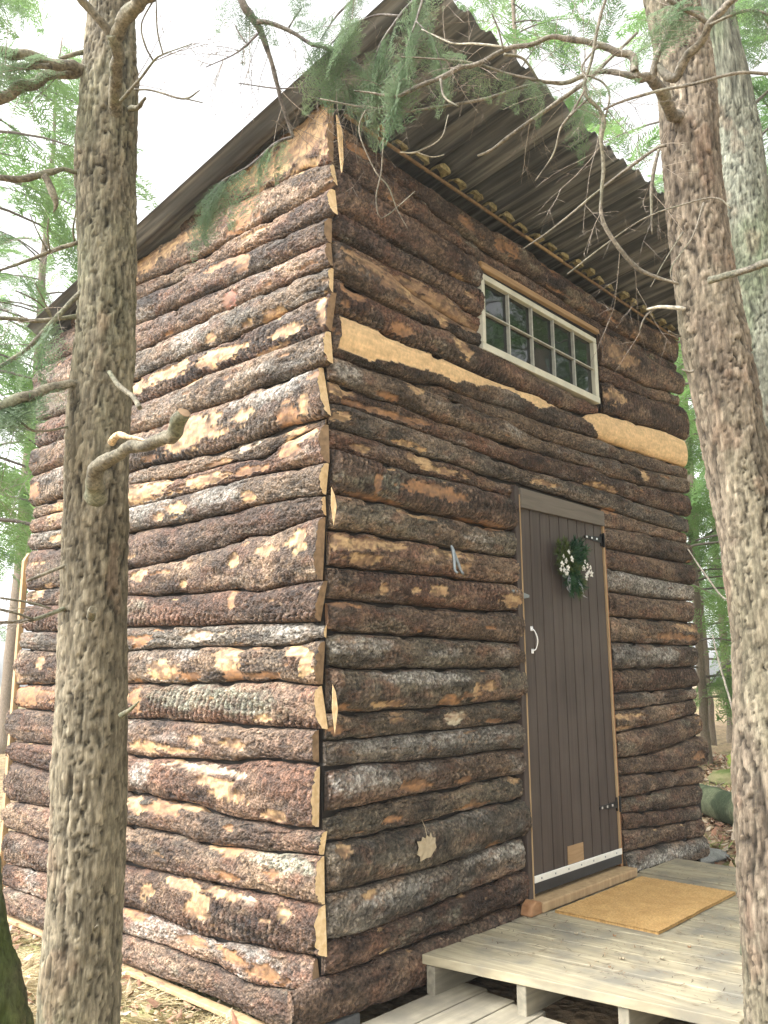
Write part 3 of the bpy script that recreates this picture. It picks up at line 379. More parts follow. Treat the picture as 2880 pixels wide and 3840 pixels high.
brB=[[(0.049,-1.474,2.782,0.0216),(0.003,-1.472,2.774,0.0197),(-0.071,-1.478,2.772,0.0178),(-0.182,-1.498,2.772,0.0156),(-0.264,-1.503,2.761,0.0138),(-0.316,-1.499,2.741,0.0115),(-0.358,-1.498,2.728,0.0107)],[(-0.284,-1.507,2.746,0.0103),(-0.298,-1.535,2.787,0.0088),(-0.303,-1.56,2.815,0.0081),(-0.316,-1.581,2.849,0.0087),(-0.335,-1.592,2.881,0.0099),(-0.378,-1.613,2.945,0.0091)],[(-0.284,-1.513,2.766,0.0089),(-0.287,-1.529,2.772,0.0095),(-0.284,-1.549,2.733,0.0108),(-0.28,-1.573,2.725,0.0107),(-0.297,-1.602,2.747,0.0106),(-0.306,-1.652,2.763,0.0097),(-0.322,-1.676,2.782,0.009),(-0.333,-1.712,2.795,0.0089),(-0.343,-1.762,2.807,0.0081)],[(-0.293,-1.663,2.797,0.0059),(-0.31,-1.661,2.81,0.0058),(-0.342,-1.648,2.82,0.0058),(-0.415,-1.615,2.832,0.0057)],[(-0.338,-1.682,2.769,0.0038),(-0.319,-1.738,2.78,0.0038),(-0.303,-1.775,2.775,0.0038),(-0.285,-1.809,2.752,0.0031)],[(-0.358,-1.498,2.728,0.0107),(-0.363,-1.496,2.77,0.0094),(-0.393,-1.461,2.797,0.0087),(-0.423,-1.425,2.818,0.0074),(-0.462,-1.374,2.834,0.0068),(-0.489,-1.338,2.842,0.0061),(-0.513,-1.298,2.828,0.0061),(-0.548,-1.246,2.823,0.0061),(-0.581,-1.188,2.796,0.0062),(-0.61,-1.144,2.79,0.0069),(-0.635,-1.1,2.767,0.0062),(-0.666,-1.051,2.755,0.0055),(-0.697,-0.999,2.732,0.0049),(-0.733,-0.952,2.746,0.0028),(-0.763,-0.913,2.757,0.0014)],[(-0.649,-1.111,2.752,0.0034),(-0.655,-1.126,2.689,0.0027),(-0.644,-1.162,2.648,0.002)],[(-0.704,-1.002,2.843,0.0014),(-0.675,-1.04,2.839,0.0021),(-0.613,-1.121,2.823,0.0028),(-0.568,-1.178,2.803,0.0035),(-0.522,-1.233,2.774,0.0034),(-0.47,-1.297,2.749,0.0034),(-0.441,-1.335,2.74,0.0041)],[(-0.352,-1.502,2.724,0.008),(-0.357,-1.49,2.724,0.008),(-0.386,-1.436,2.749,0.0061),(-0.406,-1.393,2.753,0.0061),(-0.426,-1.342,2.747,0.0055),(-0.459,-1.277,2.76,0.0042),(-0.512,-1.154,2.748,0.0042),(-0.558,-1.057,2.751,0.0036),(-0.607,-0.96,2.757,0.0029),(-0.653,-0.877,2.781,0.0022),(-0.731,-0.745,2.839,0.0015)],[(-0.572,-1.255,2.8,0.0027),(-0.596,-1.257,2.845,0.002),(-0.62,-1.255,2.877,0.002)],[(-0.571,-1.254,2.793,0.0034),(-0.527,-1.281,2.789,0.0034),(-0.478,-1.295,2.744,0.0027)],[(-0.57,-1.258,2.808,0.0027),(-0.604,-1.188,2.838,0.0027),(-0.63,-1.131,2.858,0.0021),(-0.666,-1.064,2.915,0.0014)],[(-0.511,-1.531,2.905,0.0045),(-0.507,-1.503,2.837,0.0038),(-0.505,-1.485,2.796,0.0038),(-0.496,-1.455,2.713,0.0039),(-0.49,-1.428,2.642,0.0039),(-0.453,-1.446,2.601,0.0052),(-0.438,-1.448,2.569,0.0059),(-0.434,-1.435,2.535,0.0052),(-0.414,-1.427,2.472,0.0046),(-0.404,-1.411,2.414,0.0039),(-0.387,-1.402,2.355,0.0046),(-0.348,-1.416,2.297,0.0053),(-0.295,-1.444,2.241,0.0053),(-0.26,-1.471,2.225,0.0047),(-0.211,-1.509,2.209,0.0033)],[(-0.501,-1.434,2.633,0.0032),(-0.499,-1.392,2.589,0.0032),(-0.5,-1.362,2.563,0.0026),(-0.488,-1.333,2.515,0.002),(-0.489,-1.279,2.464,0.0013)],[(-0.52,-1.396,2.568,0.0032),(-0.476,-1.425,2.628,0.0026),(-0.476,-1.421,2.649,0.002)],[(-0.267,-1.792,2.621,0.0037),(-0.311,-1.72,2.634,0.0038),(-0.353,-1.644,2.623,0.0038),(-0.396,-1.569,2.618,0.0038),(-0.433,-1.503,2.607,0.0032),(-0.456,-1.457,2.593,0.0032)],[(-0.471,-1.459,2.76,0.0026),(-0.49,-1.422,2.703,0.0026),(-0.45,-1.456,2.671,0.0026),(-0.434,-1.464,2.639,0.0026),(-0.434,-1.45,2.587,0.002)],[(-0.324,-1.498,2.867,0.0034),(-0.337,-1.435,2.825,0.0042),(-0.349,-1.382,2.792,0.0056),(-0.378,-1.281,2.741,0.0057),(-0.408,-1.189,2.698,0.005),(-0.432,-1.112,2.658,0.0044),(-0.447,-1.075,2.648,0.0029)],[(-0.055,-1.444,2.705,0.0052),(-0.064,-1.421,2.702,0.0045),(-0.084,-1.351,2.669,0.0046),(-0.103,-1.279,2.631,0.0038),(-0.141,-1.127,2.542,0.0031),(-0.17,-1.033,2.495,0.0016)],[(-0.112,-1.445,2.663,0.0037),(-0.114,-1.425,2.598,0.0051),(-0.109,-1.411,2.529,0.0044),(-0.094,-1.4,2.435,0.0022)],[(-0.101,-1.615,2.422,0.0021),(-0.117,-1.585,2.456,0.0021),(-0.147,-1.512,2.454,0.0021),(-0.181,-1.42,2.436,0.0021),(-0.209,-1.32,2.389,0.0022),(-0.236,-1.214,2.329,0.0022)],[(-0.113,-1.551,2.245,0.0096),(-0.117,-1.579,2.237,0.0081),(-0.124,-1.617,2.231,0.0087),(-0.145,-1.703,2.221,0.009),(-0.168,-1.782,2.209,0.0087)],[(-0.051,-1.458,2.21,0.005),(-0.056,-1.439,2.218,0.0058),(-0.067,-1.4,2.231,0.0051),(-0.076,-1.362,2.232,0.0029)],[(-0.059,-1.381,2.236,0.0037),(-0.075,-1.356,2.211,0.0029),(-0.08,-1.34,2.175,0.0022)],[(0.009,-1.432,2.153,0.0037),(-0.033,-1.424,2.151,0.0029),(-0.073,-1.418,2.153,0.0021)],[(-0.061,-1.471,2.031,0.0042),(-0.068,-1.462,2.028,0.0035),(-0.081,-1.45,2.035,0.0028)],[(-0.681,-1.0,2.75,0.0021),(-0.688,-0.968,2.719,0.0021),(-0.679,-0.941,2.666,0.0021),(-0.655,-0.909,2.578,0.0021),(-0.644,-0.88,2.519,0.0022),(-0.625,-0.871,2.474,0.0018),(-0.608,-0.884,2.476,0.0014),(-0.55,-0.937,2.553,0.0011)],[(-0.659,-0.883,2.782,0.0022),(-0.672,-0.864,2.769,0.0022),(-0.675,-0.846,2.714,0.0022),(-0.634,-0.862,2.613,0.0022),(-0.602,-0.884,2.567,0.0022),(-0.576,-0.894,2.505,0.0015),(-0.547,-0.91,2.448,0.0011)],[(-0.525,-0.861,2.721,0.0015),(-0.494,-0.895,2.721,0.0023),(-0.452,-0.951,2.758,0.0015),(-0.446,-0.977,2.825,0.0011)],[(-0.494,-0.895,2.721,0.0015),(-0.461,-0.927,2.706,0.0015),(-0.438,-0.953,2.713,0.0011)],[(0.488,-1.389,1.757,0.0041),(0.852,-1.184,1.512,0.0038),(0.907,-1.083,1.6,0.0039),(0.968,-0.996,1.715,0.002)],[(0.348,-1.354,1.119,0.0031),(0.553,-1.242,1.271,0.0034),(0.673,-1.179,1.377,0.0018)],[(-0.176,-1.516,2.363,0.0021),(-0.229,-1.476,2.261,0.0013),(-0.257,-1.456,2.2,0.0013)],[(-0.242,-1.6,2.381,0.0026),(-0.249,-1.57,2.304,0.002),(-0.274,-1.521,2.228,0.002),(-0.266,-1.518,2.189,0.0013)]]

# ------------------------------------------------------------------ the cabin
cabin = empty('log_cabin', (0, 0, 0), 'tall narrow cabin clad in rough bark slabs under a corrugated metal shed roof', 'cabin')

PCOL = {'t': (.47, .325, .175), 'o': (.31, .165, .080), 'w': (.50, .45, .35), 'g': (.37, .36, .35), 'r': (.30, .13, .10), 'x': (.30, .20, .115)}
BASES = [(.125, .068, .046), (.105, .070, .051), (.150, .108, .078), (.085, .064, .050), (.128, .088, .064), (.165, .125, .092)]

def inpoly(S, Z, poly):
    r = np.zeros(len(S), bool); n = len(poly)
    for i in range(n):
        x1, y1 = poly[i]; x2, y2 = poly[(i + 1) % n]
        c = ((y1 > Z) != (y2 > Z)) & (S < (x2 - x1) * (Z - y1) / ((y2 - y1) + 1e-12) + x1)
        r ^= c
    return r

def slab(wall, top, bot, s0, s1, seed, patches, polys=(), style=0, bulge=1., name='wall_log', ds=.0065, nv=28, tmax=.07, grey=0., base=None):
    rng = np.random.default_rng(seed); pexp = rng.uniform(.50, .74)
    top = sorted(top); bot = sorted(bot)
    ns = int((s1 - s0) / ds) + 2
    s = np.linspace(s0, s1, ns)
    zt = np.interp(s, [p[0] for p in top], [p[1] for p in top])
    zb = np.interp(s, [p[0] for p in bot], [p[1] for p in bot])
    k = np.ones(9) / 9
    if ns > 20:
        zt = np.convolve(np.pad(zt, 4, 'edge'), k, 'valid'); zb = np.convolve(np.pad(zb, 4, 'edge'), k, 'valid')
    q = np.stack([s * 9, np.full(ns, seed * 1.7), np.zeros(ns)], -1)
    gap = .0045 + .012 * sst(.55, .8, fbm(q, 2, 5))
    zt = zt - gap; zb = zb + gap * .6 - .004
    h = np.maximum(zt - zb, .012); mid = (zt + zb) / 2
    T = np.minimum(.40 * h, tmax) * bulge * (1 + .12 * (fbm(q * .35, 2, 9) - .5))
    # ends: the left wall's slabs are sawn square at the front corner, the others round over a little
    e = np.ones(ns)
    if wall == 'F':
        e = np.minimum(.6 + .4 * sst(0, .03, s - s0), .45 + .55 * sst(0, .03, s1 - s))
    T = T * e
    hh = h * (.9 + .1 * e if wall == 'F' else 1)
    th = np.linspace(0.02, np.pi - .02, nv)
    S, TH = np.meshgrid(s, th, indexing='ij')
    Tg = np.repeat(T[:, None], nv, 1); Hg = np.repeat(hh[:, None], nv, 1); Mg = np.repeat(mid[:, None], nv, 1)
    prof = np.sin(TH) ** pexp
    Z = Mg + Hg / 2 * -np.cos(TH)
    Pr = Tg * prof
    if wall == 'L':     # ends of the cut are not perfectly square
        sl = rng.uniform(-.25, .25)
        f = sst(.25, 0, S - s0)
        S = S + f * ((Z - Mg) * sl + Pr * rng.uniform(-.2, .2))
    S, Z, Pr, v = S.ravel(), Z.ravel(), Pr.ravel(), (TH / np.pi).ravel()
    off = np.array([seed * 3.71, seed * 1.13, seed * 7.7])
    P0 = np.stack([S, Z, Pr], -1) + off
    # --- bare wood and lichen masks
    wob = fbm(P0 * np.array([13, 46, 40]), 4, 3) - .5
    wob2 = fbm(P0 * np.array([42, 130, 120]), 3, 8) - .5
    mask = np.zeros(len(S)); pc = np.zeros((len(S), 3)); lich = np.zeros(len(S))
    for (cx, cz, rx, rz, t) in patches:
        rr = np.sqrt(((S - cx) / (rx * 1.15)) ** 2 + ((Z - cz) / rz) ** 2)
        if rr.min() > 1.3: continue
        m = sst(-.08, .08, 1 - rr + 1.7 * wob + 1.1 * wob2)
        if t == 'g': lich = np.maximum(lich, sst(-.35, .35, 1 - rr + 1.6 * wob + .8 * wob2)); continue
        c = np.array(PCOL[t])
        w_ = m[:, None]
        pc = pc * (1 - w_) + c * w_
        mask = np.maximum(mask, m)
    for poly in polys:
        m = inpoly(S + wob2 * .012, Z + wob * .02, poly).astype(float)
        pc = pc * (1 - m[:, None]) + np.array((.68, .48, .265)) * m[:, None]
        mask = np.maximum(mask, m)
    # a few chance scars of their own
    sc = fbm(P0 * np.array([6, 30, 26]), 3, 21)
    thr = rng.uniform(.72, .84) if style != 3 else .8
    mr = sst(thr, thr + .02, sc + .08 * wob2)
    cr = np.array(PCOL[rng.choice(['t', 'o', 'x', 'o'])])
    add = np.clip(mr - mask, 0, 1)
    pc = pc + cr * add[:, None]; mask = np.maximum(mask, mr)
    # --- bark relief
    P1 = P0.copy(); P1[:, 0] += .012 * wob; P1[:, 1] += .010 * wob2
    P1 = P1 + np.stack([wob, wob2, wob], -1) * .03
    sz = .55 + .9 * fbm(P0 * np.array([4, 8, 8]), 2, 29)      # scale size drifts along the slab
    f1, f2, cid = cells(P1 * np.array([36, 60, 60]), 2)
    plate = 1 - (1 - sst(0, .30, f2 - f1)) * sst(.5, 1.0, sz)
    P2 = P1 + np.stack([wob2, wob2[::-1] * 0 + wob, wob2], -1) * .02
    g1, g2, gid = cells(P2 * np.array([72, 125, 125]) + 5, 4)
    fm = sst(.42, .62, fbm(P0 * np.array([9, 20, 20]), 3, 37))
    flake = 1 - (1 - sst(0, .3, g2 - g1)) * fm
    gid = .5 + (gid - .5) * (.35 + .65 * fm)
    big = fbm(P0 * np.array([8, 14, 14]), 3, 31) - .5
    fine = fbm(P0 * 180, 2, 41) - .5
    rib = np.zeros(len(S))
    l1 = fbm(P0 * np.array([5.5, 36, 36]) + 40, 3, 131) - .5
    l2 = fbm(P0 * np.array([16, 60, 60]) + 60, 3, 137) - .5
    lz = sst(.42, .58, fbm(P0 * np.array([4, 10, 10]) + 7, 2, 139))
    crack = np.maximum((1 - sst(.0, .020, np.abs(l1))), (1 - sst(.0, .022, np.abs(l2))) * lz)
    l3 = fbm(P0 * np.array([34, 9, 9]) + 80, 2, 141) - .5
    crack = np.maximum(crack, (1 - sst(.0, .018, np.abs(l3))) * (1 - lz) * sst(.45, .6, fbm(P0 * np.array([7, 9, 9]), 2, 143)))
    if style in (1, 2):
        per = rng.uniform(24, 36)
        lean = rng.uniform(-.5, .5)
        ph = (S + lean * (Z - Mg.ravel()) + .016 * wob + .06 * big) * per
        saw = np.abs((ph % 1) - .5) * 2
        zone = sst(-.05, .12, (v - .5 if rng.random() < .35 else .5 - v) * .8 + 1.1 * (fbm(P0 * np.array([4, 5, 5]), 2, 51) - .46))
        if style == 2: zone = np.clip(zone + .5, 0, 1)
        rib = (1 - sst(.05, .42, saw)) * zone
    rough = .0048
    bark_d = rough * (plate - .6) * (.75 + .5 * cid) + .0024 * (flake - .5) + .0045 * fine + .0075 * (fbm(P0 * np.array([28, 60, 60]), 4, 35) - .5) + .013 * big - .010 * rib - .0065 * crack + .004 * sst(0, .12, l1)
    wood_d = (.004 if len(polys) else .010) * big - .006 + .0025 * (fbm(P0 * np.array([12, 160, 160]), 2, 61) - .5)
    d = bark_d * (1 - mask) + wood_d * mask
    edge = np.clip(1 - np.abs(mask - .5) * 2, 0, 1)
    ed = np.minimum(Pr / .03, 1)
    Prd = Pr + d * (.35 + .65 * ed)
    # --- bark colour, with crevice shade darkened into cracks, ribs and scale edges
    b1 = np.array(BASES[rng.integers(len(BASES))]); b2 = np.array(BASES[rng.integers(len(BASES))])
    if base is not None: b1 = np.array(base); b2 = b2 * .45 + b1 * .55
    t = sst(.35, .65, fbm(P0 * np.array([3, 8, 8]), 3, 71))[:, None]
    col = b1 * (1 - t) + b2 * t
    col = col * (.72 + .62 * cid)[:, None] * (.8 + .45 * gid)[:, None]
    red = sst(.50, .72, fbm(P0 * np.array([10, 20, 20]), 3, 77))[:, None]
    col = col * (1 - .5 * red) + np.array((.18, .088, .055)) * .5 * red
    # lighter worn zones where the outer scales have rubbed down to tan inner bark
    worn = sst(.50, .66, fbm(P0 * np.array([6, 16, 16]), 4, 79) + .25 * wob2)[:, None] * rng.uniform(.2, .75)
    col = col * (1 - worn) + np.array((.27, .19, .13)) * worn * (.7 + .6 * fine[:, None] + .2)
    dk = sst(.55, .72, fbm(P0 * np.array([5, 12, 12]), 3, 83))[:, None] * .55
    col = col * (1 - dk)
    col = col * (.55 + .95 * fbm(P0 * np.array([38, 55, 55]), 3, 85))[:, None]
    gr = sst(.60 - .3 * grey, .80 - .3 * grey, fbm(P0 * np.array([4, 12, 12]), 4, 81) + .25 * wob)
    lich = np.maximum(lich, gr * rng.uniform(.2, .8))
    lsp = sst(.38, .62, fbm(P0 * np.array([75, 95, 95]), 3, 91) + .12 * (plate - .5))
    lc = np.array((.36, .35, .335)) if rng.random() < .7 else np.array((.27, .28, .225))
    a = (lich * (.25 + .6 * lsp))[:, None]
    col = col * (1 - a) + lc * a
    col *= rng.uniform(.82, 1.22)
    col = col * (.62 + .8 * sst(.25, .75, fbm(P0 * np.array([2.6, 9, 9]), 3, 87)))[:, None]
    col *= (.5 + .5 * plate)[:, None] * (.75 + .25 * flake)[:, None]
    col *= (1 - .78 * rib)[:, None] * (1 - .72 * crack)[:, None]
    # light flecks where bark scales have just lifted
    fl = (sst(.78, .86, gid) * sst(.5, .62, fbm(P0 * 30, 2, 95)))[:, None]
    col = col * (1 - .55 * fl) + np.array((.30, .22, .16)) * .55 * fl
    grain = fbm(P0 * np.array([14, 190, 190]), 3, 99)[:, None]
    blot = fbm(P0 * np.array([18, 40, 40]), 4, 101)[:, None]
    wc = pc * (.66 + .62 * grain)
    pk = .15 if len(polys) else .65
    wc = wc * (1 - pk * sst(.46, .66, blot)) + np.array((.30, .18, .10)) * pk * sst(.46, .66, blot)
    inner = sst(.46, .58, fbm(P0 * np.array([24, 80, 80]), 4, 103))[:, None] * (0 if len(polys) else .8)
    wc = wc * (1 - inner) + np.array((.17, .10, .066)) * inner
    kn = sst(.60, .66, fbm(P0 * np.array([26, 34, 34]), 2, 107))[:, None]
    wc = wc * (1 - (.1 if len(polys) else .45) * kn)
    m3 = mask[:, None]
    col = col * (1 - m3) + wc * m3
    col *= (1 - .6 * edge)[:, None]
    col = np.clip(col * (.72 + .56 * fbm(P0 * 95, 2, 111))[:, None], .008, .8)
    lum = col.mean(1, keepdims=True); col = col * .95 + lum * np.array((1.06, 1.0, .94)) * .05
    col = col * np.array((1.02, .985, .90))
    col = np.concatenate([col, 1 - .82 * m3], 1)
    if wall == 'F': V = np.stack([S, -Prd, Z], -1)
    else: V = np.stack([-Prd, S, Z], -1)
    Q = grid_quads(ns, nv)
    if wall == 'F': Q = Q[:, ::-1]
    Q = Q[:, ::-1]
    # flat back edge points + end caps
    a0 = list(range(nv)); a1 = list(range((ns - 1) * nv, ns * nv))
    return mk(name, V, Q, M['bark'], cabin, col=col, ngons=[a0, a1[::-1]], mats=[(M['endgrain'] if rng.random() < .62 else M['sawn']) if wall == 'L' else M['bark']], nmat=1)

rs = random.Random(4)
RED, OX, GRY, DRK, GRN = (.128, .070, .048), (.108, .069, .051), (.135, .120, .103), (.075, .050, .040), (.110, .096, .074)
FBASE = {'J0S1': DRK, 'S1S2': DRK, 'S2S3': OX, 'S3S4': DRK, 'S15S16': RED, 'S16S17': RED, 'S17S18': OX, 'S18S19': GRN, 'S19S20': GRN, 'S20S21': GRN, 'S21S22': GRY, 'S22S23': OX, 'S23S24': GRN, 'S24S25': GRN, 'S25S26': GRY, 'S14S15': GRN, 'S11S12': GRY, 'r3S7': OX, 'S2r2': OX, 'cd': GRY, 'fg': GRY, 'bc': OX, 'pq': GRY, 'S27S28': OX, 'S26S27': OX}
LBASE = {'TU': OX, 'WX': RED, 'XY': OX, 'ST': RED, 'NO': RED, 'MN': OX, 'RS': OX, 'LM': OX, 'OP': GRY, 'KL': GRY, 'EF': GRY, 'VW': RED, 'DE': OX, 'UV': RED, 'UV': OX}
for i, (t, b, y0, y1) in enumerate(LL):
    st = {'FG': 1, 'HI': 1, 'PQ': 2, 'QR': 1, 'VW': 1, 'NO': 1, 'JK': 3}.get(t + b, 0 if t != 'roof' else 3)
    slab('L', LS[t], LS[b], -.030 + .5 * y0 + rs.uniform(-.014, .014), y1, 11 + i, PL, style=st, bulge=rs.uniform(.85, 1.1), tmax=.050, grey=.12, base=LBASE.get(t + b))
for i, (t, b, x0, x1) in enumerate(FL):
    st = {'S3S4': 2, 'S6S7': 1, 'S13S14': 2, 'S16S17': 1, 'r3S7': 2, 'gh': 1}.get(t + b, 0)
    slab('F', FS[t], FS[b], x0 if x0 > .2 or x0 < -.05 else rs.uniform(.002, .012), x1, 60 + i, PF, polys=PP if t + b in ('S7S8',) else (), style=st, bulge=rs.uniform(.85, 1.05),
         tmax=.10 if b == 'S28' else .062, grey=.12 if x0 < 2 else .05, base=FBASE.get(t + b))

# sheathing behind the slabs, with the window and door openings left out
DX0, DX1, DZ0, DZ1 = 1.283, 2.115, .292, 2.149
WX0, WX1, WZ0, WZ1 = 1.012, 2.160, 2.804, 3.202
def sheath(name, quads):
    V = []; Q = []
    for (x0, x1, y0, y1, z0, z1) in quads:
        v, q = box_arr(x0, x1, y0, y1, z0, z1); Q.append(q + len(V) * 8); V.append(v)
    return mk(name, np.concatenate(V), np.concatenate(Q), M['darkwall'], cabin, smooth=False)
sheath('front_sheathing', [(.01, DX0 - .03, .006, .03, .12, WZ0), (DX1 + .03, 3.30, .006, .03, .16, WZ0), (DX0 - .03, DX1 + .03, .006, .03, DZ1 + .02, WZ0),
                           (.01, WX0, .006, .03, WZ0, 3.50), (WX1, 3.30, .006, .03, WZ0, 3.50), (WX0, WX1, .006, .03, WZ1, 3.50)])
# side and back walls (sloped top follows the roof)
def sidewall(name, x0, x1, y0, y1):
    zt = lambda y: 3.53 - .155 * y
    V = [(x, y, z) for x in (x0, x1) for (y, z) in ((y0, .06), (y1, .06), (y1, zt(y1)), (y0, zt(y0)))]
    Q = np.array([(0, 1, 2, 3), (7, 6, 5, 4), (0, 4, 5, 1), (1, 5, 6, 2), (2, 6, 7, 3), (3, 7, 4, 0)])
    return mk(name, V, Q, M['darkwall'], cabin, smooth=False)
sidewall('side_sheathing', .004, .03, .035, 2.38)
sidewall('side_sheathing', 3.27, 3.30, .035, 2.38)
sidewall('back_sheathing', .035, 3.265, 2.36, 2.38)
# rough pale upright behind the far end of the left wall
prism('corner_board', [(-.048, 2.44, .10), (-.015, 2.44, .10), (-.015, 2.44, 1.95), (-.042, 2.44, 1.9)], (0, .03, 0), M['palewood'], cabin)
# pale board under the left wall's slabs
box('sill_board', -.055, -.01, .16, 2.42, .008, .026, M['palewood'], cabin)
for x, y in ((.12, .12), (.12, 2.2), (3.1, .12), (3.1, 2.2), (1.6, 2.2), (.12, 1.2)):
    box('foundation_block', x - .1, x + .1, y - .1, y + .1, -.05, .058, mat_plain('grey_block', (.3, .3, .29), .9), cabin, .006)

# ---- door
dY = -.030
door = box('door', DX0, DX1, dY + .004, dY + .034, DZ0, DZ1, M['darkwall'], cabin, 0)
nb = 9
bw_ = (DX1 - DX0) / nb
Vs, Qs = [], []
for k in range(nb):
    v, q = box_arr(DX0 + k * bw_ + .0032, DX0 + (k + 1) * bw_ - .0032, dY - .006, dY + .005, DZ0 + .001, DZ1 - .055)
    Qs.append(q + 8 * k); Vs.append(v)
o = mk('door_boards', np.concatenate(Vs), np.concatenate(Qs), M['door'], door, smooth=False); bev(o, .003)
prism('door_top_board', [(DX0 - .004, dY - .006, 2.153), (DX1 + .008, dY - .006, 2.150), (DX1 + .008, dY - .006, 2.066), (DX0 - .004, dY - .006, 2.054)], (0, -.018, 0), M['taupe'], door)
box('door_sweep', DX0 + .004, DX1 + .012, dY - .016, dY - .007, .318, .348, M['white2'], door)
sw = []
for k in range(7):
    x = DX0 + .06 + k * .12
    box('screw', x - .004, x + .004, dY - .018, dY - .0155, .329, .337, M['galv'], door, .001)
box('sweep_rubber', DX0 + .006, DX1 + .010, dY - .014, dY - .007, .272, .3175, M['rubber'], door)
box('repair_patch', 1.592, 1.742, dY - .0095, dY - .0062, .349, .432, M['lintel'], door, .001)
def strap_hinge(z, x0, x1, mat, par, name='hinge'):
    P = [(x1, z + .035), (x1 - .045, z + .035), (x1 - .05, z + .017), (x0, z + .008), (x0 - .006, z), (x0, z - .008), (x1 - .05, z - .017), (x1 - .045, z - .035), (x1, z - .035)]
    o = prism(name, [(x, dY - .0065, zz) for x, zz in P], (0, -.005, 0), mat, par, .001)
    for k in range(3):
        x = x0 + .02 + k * .055
        box('bolt', x - .007, x + .007, dY - .0145, dY - .0118, z - .006, z + .006, M['chrome'], par, .0015)
    th = np.linspace(0, 2 * np.pi, 12, endpoint=False)
    V = [(x1 - .022 + .007 * math.cos(a), dY - .016 + .007 * math.sin(a), zz) for zz in (z - .04, z + .04) for a in th]
    mk('hinge_pin', V, grid_quads(2, 12, True), mat, par, ngons=[list(range(12)), list(range(12, 24))])
strap_hinge(1.985, 1.912, 2.135, M['black'], door)
strap_hinge(.57, 1.925, 2.15, M['black'], door)
prism('hasp', [(1.19, dY - .0075, 1.645), (1.265, dY - .0075, 1.643), (1.30, dY - .0075, 1.634), (1.335, dY - .0075, 1.628), (1.335, dY - .0075, 1.616), (1.30, dY - .0075, 1.61), (1.265, dY - .0075, 1.603), (1.19, dY - .0075, 1.605)], (0, -.006, 0), M['galv'], door, .001)
A = catmull([(1.350, dY - .008, 1.464, .004), (1.354, dY - .022, 1.455, .0032), (1.366, dY - .030, 1.412, .0042), (1.362, dY - .022, 1.369, .0032), (1.352, dY - .008, 1.360, .004)], .006)
T_, N_, B_ = frames(A); th = np.linspace(0, 2 * np.pi, 10, endpoint=False)
V = A[:, None, :3] + (N_[:, None] * np.cos(th)[None, :, None] + B_[:, None] * np.sin(th)[None, :, None]) * A[:, 3][:, None, None]
mk('handle', V.reshape(-1, 3), grid_quads(len(A), 10, True), M['chrome'], door, ngons=[list(range(10)), list(range((len(A) - 1) * 10, len(A) * 10))])
for zz in (1.466, 1.358):
    box('handle_foot', 1.341, 1.361, dY - .0115, dY - .0062, zz - .012, zz + .012, M['chrome'], door, .004)
# jambs
box('door_jamb', DX0 - .042, DX0 - .006, -.042, .03, .20, 2.16, M['door'], cabin)
box('jamb_edge', DX0 - .0055, DX0 - .001, -.046, .028, .24, 2.12, M['palewood'], cabin, .001)
box('door_jamb', DX1 + .010, DX1 + .040, -.034, .03, .22, 2.13, M['orangewood'], cabin)
box('jamb_edge', DX1 + .002, DX1 + .0095, -.044, .028, .27, 2.10, M['palewood'], cabin, .001)
box('threshold', 1.24, 2.15, -.115, .02, .214, .256, M['palewood'], cabin, .006)
prism('threshold_block', [(1.150, -.05, .212), (1.238, -.05, .212), (1.238, -.05, .262), (1.195, -.05, .272), (1.162, -.05, .252)], (0, -.06, 0), M['orangewood'], cabin, .006)

# ---- window
wy = -.03
win = empty('window', (WX0, wy, WZ0), None, None); win.parent = cabin
def frame_part(x0, x1, z0, z1, d=.0):
    return box('frame_rail', x0, x1, wy - .016 - d, .028, z0, z1, M['white'], win, .003)
frame_part(WX0, WX1 + .010, WZ0 - .004, WZ0 + .034)
frame_part(WX0, WX1, WZ1 - .030, WZ1)
frame_part(WX0, WX0 + .026, WZ0 + .0345, WZ1 - .0305, -.001)
frame_part(WX1 - .034, WX1 + .004, WZ0 + .0345, WZ1 - .0305, -.001)
gx = np.linspace(WX0 + .026, WX1 - .034, 6); gz = np.linspace(WZ0 + .034, WZ1 - .030, 3)
for x in gx[1:-1]:
    box('muntin', x - .0045, x + .0045, wy - .009, .012, gz[0], gz[-1], M['muntin'], win, .002)
box('muntin', gx[0], gx[-1], wy - .0075, .0105, gz[1] - .004, gz[1] + .004, M['muntin'], win, .002)
mg, nt, b = newmat('window_glass')
b.inputs['Base Color'].default_value = (.008, .012, .011, 1); b.inputs['Roughness'].default_value = .03
b.inputs['Specular IOR Level'].default_value = .55
n1 = N(nt, 'ShaderNodeTexNoise'); n1.inputs['Scale'].default_value = 5
tc = N(nt, 'ShaderNodeTexCoord'); nt.links.new(tc.outputs['Object'], n1.inputs['Vector'])
bp = N(nt, 'ShaderNodeBump'); bp.inputs['Strength'].default_value = .12; bp.inputs['Distance'].default_value = .01
nt.links.new(n1.outputs[0], bp.inputs['Height']); nt.links.new(bp.outputs[0], b.inputs['Normal'])
M['glass'] = mg
for i in range(5):
    for j in range(2):
        box('pane', gx[i] + .0005, gx[i + 1] - .0005, wy + .010, wy + .014, gz[j] + .0005, gz[j + 1] - .0005, mg, win, 0)
prism('window_head_board', [(.985, -.035, 3.250), (2.17, -.035, 3.258), (2.175, -.035, 3.232), (1.0, -.035, 3.214)], (0, -.028, 0), M['lintel'], cabin, .004)

